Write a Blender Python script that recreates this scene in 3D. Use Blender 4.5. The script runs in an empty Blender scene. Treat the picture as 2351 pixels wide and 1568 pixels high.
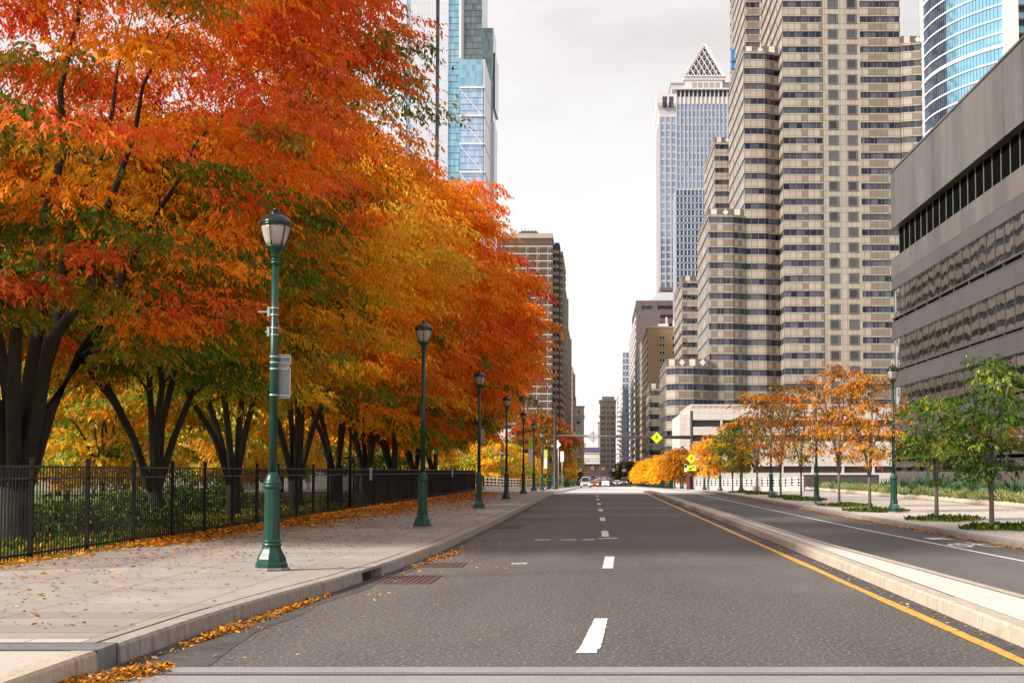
import bpy, math, random
import numpy as np
from mathutils import Vector
C = bpy.context.scene.collection
R_ = math.radians
# ------------------------------------------------------------------ camera model (metres; x right, y down the street, z up)
F, PX, PYc, PITCH, CH = 3265.0, 1370.0, 905.2, R_(3.1), 1.6
def W(x, y, D):
    """point at depth D whose picture position (on a 2351 px wide copy of the photo) is x, y"""
    u = (x-PX)/F; v = (PYc-y)/F
    t = D/(math.cos(PITCH)-v*math.sin(PITCH))
    return u*t, CH+t*(v*math.cos(PITCH)+math.sin(PITCH))
def gz(D):
    if D < 95: return 0.0
    if D > 350: return gz(350)
    a = D-95
    return -0.0085*a if a > 30 else -0.0085*a*(a/30)
# ------------------------------------------------------------------ materials
def newmat(name):
    m = bpy.data.materials.new(name); m.use_nodes = True
    nt = m.node_tree; b = nt.nodes['Principled BSDF']
    return m, nt, b
def col(c): return (c[0], c[1], c[2], 1)
def flat(name, c, rough=.6, metal=0, spec=.5, emit=None):
    m, nt, b = newmat(name)
    b.inputs['Base Color'].default_value = col(c); b.inputs['Roughness'].default_value = rough
    b.inputs['Metallic'].default_value = metal; b.inputs['Specular IOR Level'].default_value = spec
    if emit: b.inputs['Emission Color'].default_value = col(c); b.inputs['Emission Strength'].default_value = emit
    return m
def pos(nt, scale=(1,1,1)):
    g = nt.nodes.new('ShaderNodeNewGeometry'); mp = nt.nodes.new('ShaderNodeMapping')
    mp.inputs['Scale'].default_value = scale
    nt.links.new(g.outputs['Position'], mp.inputs['Vector']); return mp.outputs['Vector']
def noise(nt, vec, scale, detail=4, rough=.6, lo=.3, hi=.7):
    n = nt.nodes.new('ShaderNodeTexNoise'); n.inputs['Scale'].default_value = scale
    n.inputs['Detail'].default_value = detail; n.inputs['Roughness'].default_value = rough
    nt.links.new(vec, n.inputs['Vector'])
    r = nt.nodes.new('ShaderNodeMapRange'); r.inputs['From Min'].default_value = lo; r.inputs['From Max'].default_value = hi
    nt.links.new(n.outputs['Fac'], r.inputs['Value']); return r.outputs['Result']
def mix(nt, fac, a, b, mode='MIX'):
    m = nt.nodes.new('ShaderNodeMix'); m.data_type = 'RGBA'; m.blend_type = mode
    for s, k in ((fac, 0), (a, 6), (b, 7)):
        if isinstance(s, (int, float)): m.inputs[k].default_value = s
        elif isinstance(s, tuple): m.inputs[k].default_value = col(s)
        else: nt.links.new(s, m.inputs[k])
    return m.outputs[2]
def bump(nt, b, h, strength=.3, dist=.02):
    n = nt.nodes.new('ShaderNodeBump'); n.inputs['Strength'].default_value = strength; n.inputs['Distance'].default_value = dist
    nt.links.new(h, n.inputs['Height']); nt.links.new(n.outputs['Normal'], b.inputs['Normal'])
def mixf(nt, s, k):
    mm = nt.nodes.new('ShaderNodeMath'); mm.operation = 'MULTIPLY'; mm.inputs[1].default_value = k; nt.links.new(s, mm.inputs[0]); return mm.outputs[0]
def rough_mat(name, c1, c2, scale=3, c3=None, s3=40, rough=.8, bs=.2, metal=0, stretch=(1,1,1), f3=.5):
    m, nt, b = newmat(name); v = pos(nt, stretch)
    c = mix(nt, noise(nt, v, scale), c1, c2)
    if c3:
        v2 = pos(nt); n3 = noise(nt, v2, s3, 2, .5, .52, .7)
        mm = nt.nodes.new('ShaderNodeMath'); mm.operation = 'MULTIPLY'; mm.inputs[1].default_value = f3
        nt.links.new(n3, mm.inputs[0]); c = mix(nt, mm.outputs[0], c, c3)
    nt.links.new(c, b.inputs['Base Color']); b.inputs['Roughness'].default_value = rough; b.inputs['Metallic'].default_value = metal
    if bs: bump(nt, b, noise(nt, pos(nt), s3, 3), bs, .01)
    return m
def panel_mat(name, c1, c2, mortar, bw, bh, ms=.02, offset=0, ground=False, rough=.75, metal=0, dirt=.35, dscale=.25, dcol=None, zoff=0, wallvert=True, bias=0.0, squash=1):
    m, nt, b = newmat(name)
    g = nt.nodes.new('ShaderNodeNewGeometry'); s = nt.nodes.new('ShaderNodeSeparateXYZ'); cb = nt.nodes.new('ShaderNodeCombineXYZ')
    nt.links.new(g.outputs['Position'], s.inputs[0])
    if ground:
        nt.links.new(s.outputs['X'], cb.inputs['X']); nt.links.new(s.outputs['Y'], cb.inputs['Y'])
    else:
        a = nt.nodes.new('ShaderNodeMath'); a.operation = 'ADD'
        nt.links.new(s.outputs['X'], a.inputs[0]); nt.links.new(s.outputs['Y'], a.inputs[1])
        z = nt.nodes.new('ShaderNodeMath'); z.operation = 'SUBTRACT'; z.inputs[1].default_value = zoff
        nt.links.new(s.outputs['Z'], z.inputs[0])
        nt.links.new(a.outputs[0], cb.inputs['X']); nt.links.new(z.outputs[0], cb.inputs['Y'])
    br = nt.nodes.new('ShaderNodeTexBrick'); br.offset = offset; br.squash = squash
    br.inputs['Color1'].default_value = col(c1); br.inputs['Color2'].default_value = col(c2); br.inputs['Mortar'].default_value = col(mortar)
    br.inputs['Scale'].default_value = 1; br.inputs['Mortar Size'].default_value = ms; br.inputs['Bias'].default_value = bias
    br.inputs['Mortar Smooth'].default_value = .1
    br.inputs['Brick Width'].default_value = bw; br.inputs['Row Height'].default_value = bh
    nt.links.new(cb.outputs[0], br.inputs['Vector'])
    v = pos(nt, (1,1,.3) if not ground else (1,1,1))
    dc = dcol or tuple(x*.62 for x in c1)
    n = noise(nt, v, dscale, 6, .65); mm = nt.nodes.new('ShaderNodeMath'); mm.operation = 'MULTIPLY'; mm.inputs[1].default_value = dirt
    nt.links.new(n, mm.inputs[0]); c = mix(nt, mm.outputs[0], br.outputs['Color'], dc)
    nt.links.new(c, b.inputs['Base Color']); b.inputs['Roughness'].default_value = rough; b.inputs['Metallic'].default_value = metal
    return m, nt, b
def glass_mat(name, c, rough=.05, metal=0, wav=0, c2=None, pane=(1.5, 1.3), spec=.5):
    """window glass: flat tinted pane with blinds or rooms of slightly different tone behind each pane"""
    m, nt, b = newmat(name)
    g = nt.nodes.new('ShaderNodeNewGeometry'); s = nt.nodes.new('ShaderNodeSeparateXYZ'); cb = nt.nodes.new('ShaderNodeCombineXYZ')
    nt.links.new(g.outputs['Position'], s.inputs[0])
    a = nt.nodes.new('ShaderNodeMath'); a.operation = 'ADD'; nt.links.new(s.outputs['X'], a.inputs[0]); nt.links.new(s.outputs['Y'], a.inputs[1])
    outs = []
    for src, d in ((a.outputs[0], pane[0]), (s.outputs['Z'], pane[1])):
        q = nt.nodes.new('ShaderNodeMath'); q.operation = 'DIVIDE'; q.inputs[1].default_value = d
        f = nt.nodes.new('ShaderNodeMath'); f.operation = 'FLOOR'
        nt.links.new(src, q.inputs[0]); nt.links.new(q.outputs[0], f.inputs[0]); outs.append(f.outputs[0])
    nt.links.new(outs[0], cb.inputs['X']); nt.links.new(outs[1], cb.inputs['Y'])
    w = nt.nodes.new('ShaderNodeTexWhiteNoise'); w.noise_dimensions = '2D'; nt.links.new(cb.outputs[0], w.inputs['Vector'])
    ca = mix(nt, w.outputs['Value'], c, c2 or tuple(x*1.6 for x in c))
    nt.links.new(ca, b.inputs['Base Color'])
    b.inputs['Roughness'].default_value = rough; b.inputs['Metallic'].default_value = metal; b.inputs['Specular IOR Level'].default_value = spec
    if wav: bump(nt, b, noise(nt, pos(nt), .55, 1.5, .5, 0, 1), wav, 1.0)
    return m

def spandrel_mat(name, c, cd, joint, bw, fh, z0, seed=0):
    """granite spandrels: joints between panels, some columns of darker panels, a lintel course"""
    m, nt, b = newmat(name)
    def math_(op, x, y=None):
        n = nt.nodes.new('ShaderNodeMath'); n.operation = op
        for i, s in enumerate((x, y)):
            if s is None: continue
            if isinstance(s, (int, float)): n.inputs[i].default_value = s
            else: nt.links.new(s, n.inputs[i])
        return n.outputs[0]
    g = nt.nodes.new('ShaderNodeNewGeometry'); s = nt.nodes.new('ShaderNodeSeparateXYZ'); nt.links.new(g.outputs['Position'], s.inputs[0])
    u = math_('DIVIDE', math_('ADD', s.outputs['X'], s.outputs['Y']), bw); v = math_('DIVIDE', math_('SUBTRACT', s.outputs['Z'], z0), fh)
    fu, fv = math_('FRACT', u), math_('FRACT', v); iu, iv = math_('FLOOR', u), math_('FLOOR', v)
    w = nt.nodes.new('ShaderNodeTexWhiteNoise'); w.noise_dimensions = '1D'; nt.links.new(math_('ADD', iu, float(seed)), w.inputs['W'])
    dark = math_('GREATER_THAN', w.outputs['Value'], .62); mid = math_('MULTIPLY', math_('GREATER_THAN', fv, .10), math_('LESS_THAN', fv, .50)); dark = math_('MULTIPLY', dark, mid)
    cb = nt.nodes.new('ShaderNodeCombineXYZ'); nt.links.new(iu, cb.inputs['X']); nt.links.new(iv, cb.inputs['Y'])
    w2 = nt.nodes.new('ShaderNodeTexWhiteNoise'); w2.noise_dimensions = '2D'; nt.links.new(cb.outputs[0], w2.inputs['Vector'])
    base = mix(nt, w2.outputs['Value'], c, tuple(x*.80 for x in c)); col_ = mix(nt, dark, base, cd)
    j = math_('MAXIMUM', math_('LESS_THAN', fu, .075), math_('MAXIMUM', math_('MULTIPLY', math_('GREATER_THAN', fv, .08), math_('LESS_THAN', fv, .11)), math_('MULTIPLY', math_('GREATER_THAN', fv, .49), math_('LESS_THAN', fv, .52))))
    col_ = mix(nt, math_('MULTIPLY', j, .9), col_, joint)
    n = noise(nt, pos(nt, (1, 1, .3)), .06, 6, .65); col_ = mix(nt, math_('MULTIPLY', n, .25), col_, tuple(x*.6 for x in c))
    nt.links.new(col_, b.inputs['Base Color']); b.inputs['Roughness'].default_value = .6; return m
M = {}
def asphalt(name, base, light, speck):
    m, nt, b = newmat(name)
    big = noise(nt, pos(nt, (1, .35, 1)), .45, 5, .6, .3, .72)
    track = noise(nt, pos(nt, (1, .012, 1)), .9, 3, .5, .35, .7)
    c = mix(nt, big, base, light)
    mm = nt.nodes.new('ShaderNodeMath'); mm.operation = 'MULTIPLY'; mm.inputs[1].default_value = .65; nt.links.new(track, mm.inputs[0])
    c = mix(nt, mm.outputs[0], c, light)
    blot = noise(nt, pos(nt, (1, .45, 1)), .17, 3, .5, .36, .62); c = mix(nt, mixf(nt, blot, .55), c, tuple(x*.62 for x in base))
    sp = noise(nt, pos(nt), 24, 3, .7, .53, .70)
    c = mix(nt, sp, c, speck)
    dk = noise(nt, pos(nt), 33, 3, .7, .52, .70)
    c = mix(nt, dk, c, tuple(x*.45 for x in base))
    # sealed cracks
    vo = nt.nodes.new('ShaderNodeTexVoronoi'); vo.feature = 'DISTANCE_TO_EDGE'; vo.inputs['Scale'].default_value = .16
    wv = nt.nodes.new('ShaderNodeVectorMath'); wv.operation = 'ADD'
    nn = nt.nodes.new('ShaderNodeTexNoise'); nn.inputs['Scale'].default_value = .8; nn.inputs['Detail'].default_value = 5
    p = pos(nt, (1, .5, 1)); nt.links.new(p, nn.inputs['Vector']); nt.links.new(p, wv.inputs[0]); nt.links.new(nn.outputs['Color'], wv.inputs[1]); nt.links.new(wv.outputs[0], vo.inputs['Vector'])
    lt = nt.nodes.new('ShaderNodeMath'); lt.operation = 'LESS_THAN'; lt.inputs[1].default_value = .0022; nt.links.new(vo.outputs['Distance'], lt.inputs[0])
    m2 = nt.nodes.new('ShaderNodeMath'); m2.operation = 'MULTIPLY'; m2.inputs[1].default_value = .55; nt.links.new(lt.outputs[0], m2.inputs[0])
    nt.links.new(c, b.inputs['Base Color']); b.inputs['Roughness'].default_value = .85
    bump(nt, b, noise(nt, pos(nt), 60, 2, .6, 0, 1), .5, .008)
    return m
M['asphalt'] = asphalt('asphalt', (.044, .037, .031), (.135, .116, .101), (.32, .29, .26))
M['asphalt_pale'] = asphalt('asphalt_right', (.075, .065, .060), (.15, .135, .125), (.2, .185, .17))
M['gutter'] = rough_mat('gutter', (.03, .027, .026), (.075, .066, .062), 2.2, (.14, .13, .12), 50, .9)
M['deck'] = rough_mat('bridge_deck', (.50, .45, .42), (.62, .57, .54), .6, (.22, .2, .19), 14, .85)
M['deck_near'] = rough_mat('deck_near', (.20, .185, .18), (.27, .25, .245), 1.2, (.42, .40, .38), 45, .85)
def paving(name, c1, c2, mortar, bw, bh, dirt, dcol):
    m, nt, b = panel_mat(name, c1, c2, mortar, bw, bh, .012, 0, True, .85, 0, dirt, .9, dcol)
    old = b.inputs['Base Color'].links[0].from_socket
    sp = noise(nt, pos(nt), 22, 4, .75, .48, .7); mm = nt.nodes.new('ShaderNodeMath'); mm.operation = 'MULTIPLY'; mm.inputs[1].default_value = .55
    nt.links.new(sp, mm.inputs[0]); c = mix(nt, mm.outputs[0], old, tuple(x*.6 for x in c1))
    nt.links.new(c, b.inputs['Base Color']); bump(nt, b, noise(nt, pos(nt), 45, 3), .25, .006)
    return m
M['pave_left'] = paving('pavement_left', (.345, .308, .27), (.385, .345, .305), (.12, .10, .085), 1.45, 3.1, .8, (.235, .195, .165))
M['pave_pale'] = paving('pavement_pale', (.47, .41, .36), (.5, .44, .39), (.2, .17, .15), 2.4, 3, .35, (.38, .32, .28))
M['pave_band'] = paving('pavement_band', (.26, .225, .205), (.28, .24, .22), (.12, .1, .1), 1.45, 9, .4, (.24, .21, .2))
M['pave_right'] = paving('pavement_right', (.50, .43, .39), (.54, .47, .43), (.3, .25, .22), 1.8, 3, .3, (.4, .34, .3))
def kerbmat(name, c1, c2, stain):
    m, nt, b = newmat(name)
    n = noise(nt, pos(nt, (1, 1, 2)), 2.5, 6, .7); c = mix(nt, n, c1, c2)
    st = noise(nt, pos(nt, (3, 3, .5)), 3.5, 5, .7, .5, .78); c = mix(nt, st, c, stain)
    nt.links.new(c, b.inputs['Base Color']); b.inputs['Roughness'].default_value = .85
    bump(nt, b, noise(nt, pos(nt), 22, 4), .4, .01); return m
M['kerb'] = kerbmat('kerb', (.29, .245, .205), (.38, .325, .275), (.11, .095, .08))
M['kerb_warm'] = kerbmat('kerb_median', (.38, .31, .23), (.50, .42, .34), (.22, .17, .11))
M['kerb_old'] = kerbmat('kerb_old', (.24, .20, .18), (.32, .28, .25), (.12, .1, .09))
M['median'] = rough_mat('median_concrete', (.56, .48, .42), (.66, .58, .51), 1.2, (.42, .35, .3), 20, .85)
M['crack'] = flat('joint_dark', (.05, .042, .038), .9)
M['steel'] = rough_mat('steel_plate', (.24, .25, .25), (.34, .35, .35), 6, (.12, .12, .12), 60, .45, .2, .5)
M['rust'] = rough_mat('rusty_iron', (.10, .05, .03), (.2, .11, .07), 12, (.05, .04, .04), 60, .7, .3, .3)
M['soil'] = rough_mat('soil', (.06, .045, .025), (.10, .085, .03), 1.5, (.14, .09, .03), 12, .95)
M['lawn'] = rough_mat('lawn', (.06, .12, .018), (.14, .17, .035), .7, (.16, .10, .02), 9, .95)
M['far_ground'] = rough_mat('far_ground', (.16, .14, .12), (.22, .2, .18), .05, None, 5, .9)
def paint(name, c, wear):
    m, nt, b = newmat(name)
    n = noise(nt, pos(nt), 9, 6, .75, wear, wear+.05)
    c_ = mix(nt, n, c, (.11, .1, .095)); n2 = noise(nt, pos(nt), 2.5, 4, .6)
    c_ = mix(nt, mixf(nt, n2, .25), c_, tuple(x*.7 for x in c))
    nt.links.new(c_, b.inputs['Base Color']); b.inputs['Roughness'].default_value = .65; return m
M['white_paint'] = paint('white_road_paint', (.66, .63, .60), .62)
M['yellow_paint'] = paint('yellow_road_paint', (.70, .34, .035), .54)
M['worn_paint'] = paint('worn_road_paint', (.6, .56, .53), .5)
m, nt, b = newmat('lamp_green_enamel')
n = noise(nt, pos(nt), 6, 5, .6); c = mix(nt, n, (.0008, .034, .020), (.0015, .050, .030))
c = mix(nt, noise(nt, pos(nt, (1, 1, .3)), 18, 4, .7, .62, .75), c, (.008, .06, .04))
nt.links.new(c, b.inputs['Base Color']); b.inputs['Roughness'].default_value = .38; M['green'] = m
M['green_dark'] = flat('lamp_cap_enamel', (.002, .014, .011), .25)
m, nt, b = newmat('lamp_glass'); 
nt.links.new(mix(nt, noise(nt, pos(nt, (1, 1, .6)), 3.5, 4, .6), (.26, .215, .17), (.46, .39, .33)), b.inputs['Base Color']); b.inputs['Roughness'].default_value = .3; M['lampglass'] = m
M['conc_base'] = rough_mat('footing', (.2, .17, .15), (.3, .26, .23), 9, None, 40, .9)
M['galv'] = rough_mat('galvanised', (.33, .33, .33), (.5, .5, .49), 8, None, 40, .4, .1, .6)
M['signback'] = rough_mat('sign_back', (.17, .18, .19), (.25, .26, .27), 5, None, 40, .45, .1, .4)
M['signrim'] = flat('sign_rim', (.55, .54, .53), .5)
M['fence'] = rough_mat('fence_black', (.006, .005, .0045), (.016, .013, .011), 3, (.05, .04, .03), 30, .6, .1, 0, (1, 1, 1), .25)
M['fence_top'] = rough_mat('fence_rail', (.03, .026, .023), (.06, .054, .048), 3, None, 30, .5, .1)
for _k in ('fence', 'fence_top'): M[_k].node_tree.nodes['Principled BSDF'].inputs['Specular IOR Level'].default_value = .15
M['mast'] = rough_mat('mast_brown', (.055, .030, .026), (.085, .050, .044), 2, None, 30, .4, .1)
M['mast_dark'] = rough_mat('mast_dark', (.018, .010, .009), (.035, .021, .019), 2, None, 30, .5, .1)
M['sign_pale'] = rough_mat('sign_back_pale', (.45, .42, .42), (.58, .54, .54), 5, None, 40, .5)
M['sign_lime'] = flat('sign_lime', (.62, .80, .02), .45)
M['black'] = flat('black', (.01, .01, .01), .5)
M['white'] = flat('white_enamel', (.8, .8, .79), .5)
M['yellow_house'] = flat('signal_yellow', (.55, .30, .02), .5)
M['redlamp'] = flat('red_lamp', (.9, .05, .02), .4, emit=.8)
M['cabinet'] = rough_mat('cabinet_red', (.13, .025, .02), (.2, .045, .035), 2, None, 30, .5, .1)
m, nt, b = newmat('bark')
v = pos(nt, (1, 1, .22)); n = noise(nt, v, 9, 6, .7); c = mix(nt, n, (.010, .007, .005), (.040, .030, .020))
c = mix(nt, noise(nt, pos(nt, (1, 1, .4)), 1.6, 3, .6, .5, .75), c, (.040, .038, .018))
nt.links.new(c, b.inputs['Base Color']); b.inputs['Roughness'].default_value = .9; bump(nt, b, n, .8, .03); M['bark'] = m
M['bark_pale'] = rough_mat('bark_pale', (.085, .066, .05), (.16, .13, .10), 8, None, 30, .9, .5, 0, (1, 1, .3))
def leafmat(name, trans=.42):
    m = bpy.data.materials.new(name); m.use_nodes = True; nt = m.node_tree; nt.nodes.clear()
    o = nt.nodes.new('ShaderNodeOutputMaterial'); a = nt.nodes.new('ShaderNodeAttribute'); a.attribute_name = 'leafcol'
    pb = nt.nodes.new('ShaderNodeBsdfPrincipled'); pb.inputs['Roughness'].default_value = .5; pb.inputs['Specular IOR Level'].default_value = .15
    t = nt.nodes.new('ShaderNodeBsdfTranslucent'); x = nt.nodes.new('ShaderNodeMixShader'); x.inputs[0].default_value = trans
    nt.links.new(a.outputs['Color'], pb.inputs['Base Color']); nt.links.new(a.outputs['Color'], t.inputs['Color'])
    nt.links.new(pb.outputs[0], x.inputs[1]); nt.links.new(t.outputs[0], x.inputs[2]); nt.links.new(x.outputs[0], o.inputs[0])
    return m
M['leaf'] = leafmat('leaf'); M['litter'] = leafmat('fallen_leaf', .1)

# ------------------------------------------------------------------ mesh builder
class MB:
    def __init__(s): s.v = []; s.f = []; s.m = []; s.sm = []
    def add(s, vs, fs, mi=0, smooth=False):
        n = len(s.v); s.v += [tuple(p) for p in vs]
        for f in fs: s.f.append(tuple(i+n for i in f)); s.m.append(mi); s.sm.append(smooth)
    def box(s, x0, x1, y0, y1, z0, z1, mi=0):
        s.add([(x0,y0,z0),(x1,y0,z0),(x1,y1,z0),(x0,y1,z0),(x0,y0,z1),(x1,y0,z1),(x1,y1,z1),(x0,y1,z1)],
              [(0,3,2,1),(4,5,6,7),(0,1,5,4),(1,2,6,5),(2,3,7,6),(3,0,4,7)], mi)
    def prism(s, poly, z0, z1, mi=0, ztop=None):
        n = len(poly); zt = ztop or [z1]*n
        s.add([(p[0],p[1],z0) for p in poly]+[(p[0],p[1],zt[i]) for i, p in enumerate(poly)],
              [tuple(range(n-1,-1,-1)), tuple(range(n,2*n))]+[(i,(i+1)%n,n+(i+1)%n,n+i) for i in range(n)], mi)
    def plate(s, poly, y0, y1, mi=0):     # outline in x,z extruded along y
        n = len(poly)
        s.add([(p[0],y0,p[1]) for p in poly]+[(p[0],y1,p[1]) for p in poly],
              [tuple(range(n)), tuple(range(2*n-1,n-1,-1))]+[(i,n+i,n+(i+1)%n,(i+1)%n) for i in range(n)], mi)
    def lathe(s, prof, n=16, mi=0, cx=0, cy=0, smooth=True):
        vs = []; fs = []
        for r, z in prof:
            for k in range(n):
                a = 2*math.pi*k/n; vs.append((cx+r*math.cos(a), cy+r*math.sin(a), z))
        for j in range(len(prof)-1):
            for k in range(n): fs.append((j*n+k, j*n+(k+1)%n, (j+1)*n+(k+1)%n, (j+1)*n+k))
        fs.append(tuple(range(n-1,-1,-1))); fs.append(tuple(range((len(prof)-1)*n, len(prof)*n)))
        s.add(vs, fs, mi, smooth)
    def tube(s, pts, rad, n=6, mi=0, smooth=True):
        pts = [Vector(p) for p in pts]; vs = []; fs = []
        up = Vector((.3,.2,1)).normalized()
        for i, p in enumerate(pts):
            d = (pts[min(i+1,len(pts)-1)]-pts[max(i-1,0)]).normalized()
            if d.length < 1e-6: d = Vector((0,0,1))
            a = d.cross(up)
            if a.length < .05: a = d.cross(Vector((1,0,0)))
            a.normalize(); bb = d.cross(a)
            for k in range(n):
                t = 2*math.pi*k/n; vs.append(p+(a*math.cos(t)+bb*math.sin(t))*rad[i])
        for j in range(len(pts)-1):
            for k in range(n): fs.append((j*n+k, j*n+(k+1)%n, (j+1)*n+(k+1)%n, (j+1)*n+k))
        fs.append(tuple(range(n-1,-1,-1))); fs.append(tuple(range((len(pts)-1)*n, len(pts)*n)))
        s.add(vs, fs, mi, smooth)
    def bar(s, p, q, w, mi=0): s.tube([p, q], [w, w], 4, mi, False)
    def build(s, name, mats, parent=None, world=True):
        if not isinstance(mats, (list, tuple)): mats = [mats]
        me = bpy.data.meshes.new(name)
        o = Vector((0,0,0))
        if parent and world: o = parent.location
        me.from_pydata([(x-o[0], y-o[1], z-o[2]) for x, y, z in s.v], [], s.f)
        for k in mats: me.materials.append(k)
        me.polygons.foreach_set('material_index', s.m); me.polygons.foreach_set('use_smooth', s.sm)
        me.update(); ob = bpy.data.objects.new(name, me); C.objects.link(ob)
        if parent: ob.parent = parent
        return ob
def tag(o, label=None, cat=None, group=None, kind=None):
    for k, v in (('label', label), ('category', cat), ('group', group), ('kind', kind)):
        if v: o[k] = v
    return o
def thing(name, label, cat, loc=(0,0,0), group=None, rz=0):
    o = bpy.data.objects.new(name, None); C.objects.link(o); o.location = loc; o.rotation_euler = (0,0,rz)
    o.empty_display_size = .2
    return tag(o, label, cat, group)
def copy_tree(o, parent=None):
    c = o.copy(); C.objects.link(c)
    if parent: c.parent = parent
    for ch in list(o.children): copy_tree(ch, c)
    return c
def offset_poly(P, d):
    n = len(P); out = []
    for i in range(n):
        p0, p1, p2 = P[i-1], P[i], P[(i+1)%n]
        e1 = (p1[0]-p0[0], p1[1]-p0[1]); e2 = (p2[0]-p1[0], p2[1]-p1[1])
        l1 = math.hypot(*e1); l2 = math.hypot(*e2)
        n1 = (-e1[1]/l1, e1[0]/l1); n2 = (-e2[1]/l2, e2[0]/l2)   # inward for CCW
        k = 1+n1[0]*n2[0]+n1[1]*n2[1]
        out.append((p1[0]+d*(n1[0]+n2[0])/k, p1[1]+d*(n1[1]+n2[1])/k))
    return out
# ------------------------------------------------------------------ setting
def kerbL(D): return float(np.interp(D, [-30, 11, 14.4, 17.3, 19.5, 23, 28, 45, 130, 600], [-4.0, -4.0, -3.92, -3.7, -3.48, -3.28, -3.12, -3.05, -3.1, -3.1]))
def medL(D): return float(np.interp(D, [-30, 12, 30, 130, 160], [3.88, 3.88, 4.0, 4.02, 4.1]))
def medR(D): return float(np.interp(D, [-30, 12, 16.7, 28.7, 73, 160], [5.2, 5.12, 5.02, 4.68, 4.46, 4.3]))
def kerbR(D): return float(np.interp(D, [-30, 20, 160, 600], [8.75, 8.72, 8.7, 8.7]))
def lineR(D): return float(np.interp(D, [-30, 15, 25.5, 40, 100], [7.95, 7.85, 7.62, 7.34, 7.12]))
DS = [-30,-15,0,5,8,10,11.8,13,14.4,16,17.3,18.4,19.5,21,23,25,28,32,36,40,45,50,60,70,80,90,95,100,102,105,110,115,120,125,130,140,160,180,220,260,300,350,450,600]
def strip(name, fa, fb, d0, d1, z, h, mat, kind='structure', parent=None, label=None):
    g = lambda f: (f if callable(f) else (lambda D: f))
    fa, fb = g(fa), g(fb); ds = [d0]+[d for d in DS if d0 < d < d1]+[d1]; mb = MB(); vs = []; fs = []
    for d in ds:
        a, b_, t = fa(d), fb(d), gz(d)+z
        vs += [(a,d,t-h),(b_,d,t-h),(b_,d,t),(a,d,t)]
    for i in range(len(ds)-1):
        q = i*4
        fs.append((q+3,q+2,q+6,q+7))
        if h > 0: fs += [(q+1,q+5,q+6,q+2),(q,q+3,q+7,q+4),(q,q+4,q+5,q+1)]
    if h > 0: fs += [(0,1,2,3),(len(vs)-4,len(vs)-1,len(vs)-2,len(vs)-3)]
    mb.add(vs, fs); o = mb.build(name, mat, parent)
    if kind: o['kind'] = kind
    return o
# ground: one sheet to the horizon, following the street's fall beyond the crest
mb = MB(); ds = [-300,-30]+[float(d) for d in range(0, 96, 19)]+[95,105,115,125,160,250,350,700,1500,4000]; vs = []; fs = []
xs = [-3000,-400,-60,60,400,3000]
for d in ds:
    for x in xs: vs.append((x, d, gz(d)-.14))
for i in range(len(ds)-1):
    for j in range(len(xs)-1): k = i*len(xs)+j; fs.append((k,k+1,k+1+len(xs),k+len(xs)))
mb.add(vs, fs); mb.build('ground', M['far_ground'])['kind'] = 'structure'
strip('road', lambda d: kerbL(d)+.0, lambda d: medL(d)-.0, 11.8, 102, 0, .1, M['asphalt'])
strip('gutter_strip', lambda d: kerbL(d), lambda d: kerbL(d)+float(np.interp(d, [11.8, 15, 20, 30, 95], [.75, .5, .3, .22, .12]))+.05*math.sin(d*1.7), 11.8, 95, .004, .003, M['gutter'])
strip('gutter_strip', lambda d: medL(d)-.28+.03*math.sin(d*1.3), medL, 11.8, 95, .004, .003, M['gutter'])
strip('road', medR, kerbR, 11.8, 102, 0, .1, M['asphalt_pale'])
strip('road_joint', kerbL, medL, -30, 11.8, -.002, .1, M['deck_near'])
strip('road_joint', medR, kerbR, -30, 11.8, -.002, .1, M['deck_near'])
strip('bridge_deck', kerbL, medL, 102, 350, 0, .1, M['deck'])
strip('bridge_deck', medR, kerbR, 102, 350, 0, .1, M['deck'])
strip('far_road', -8, 8.7, 350, 1400, -.002, .1, M['asphalt_pale'])
mb = MB(); mb.box(-4, 3.88, 11.30, 11.345, -.003, .004, 0); mb.box(-4, 3.88, 11.37, 11.39, -.003, .006, 1)
mb.box(-4, 3.88, 11.41, 11.43, -.003, .004, 0); mb.box(5.1, 8.7, 11.30, 11.345, -.003, .004, 0)
tag(mb.build('expansion_joint', [M['crack'], M['galv']]), kind='structure')
# left pavement + kerb
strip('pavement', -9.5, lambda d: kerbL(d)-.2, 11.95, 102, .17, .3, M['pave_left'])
strip('pavement', -12, lambda d: kerbL(d)-.2, -30, 11.45, .17, .3, M['pave_pale'])
strip('pavement', -14, lambda d: kerbL(d)-.2, 102, 350, .17, .3, M['pave_pale'])
for a, b_ in ((11.95, 12.25), (12.75, 13.35), (14.0, 14.6)):
    strip('pavement_band', -9.4, lambda d: kerbL(d)-.35, a, b_, .173, .002, M['pave_pale'] if a < 12 else M['pave_band'])
mb = MB(); mb.box(-12, kerbL(11)+.004, 11.45, 11.95, -.1, .176)
o = mb.build('joint_cover_plate', M['steel']); tag(o, 'grey steel expansion joint plate set across the left pavement and kerb', 'joint plate')
mb = MB(); mb.box(-12, kerbL(11)+.006, 11.93, 11.955, -.1, .178); mb.box(-12, kerbL(11)+.006, 11.445, 11.47, -.1, .178)
mb.build('seam', M['crack'], o)
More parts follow.
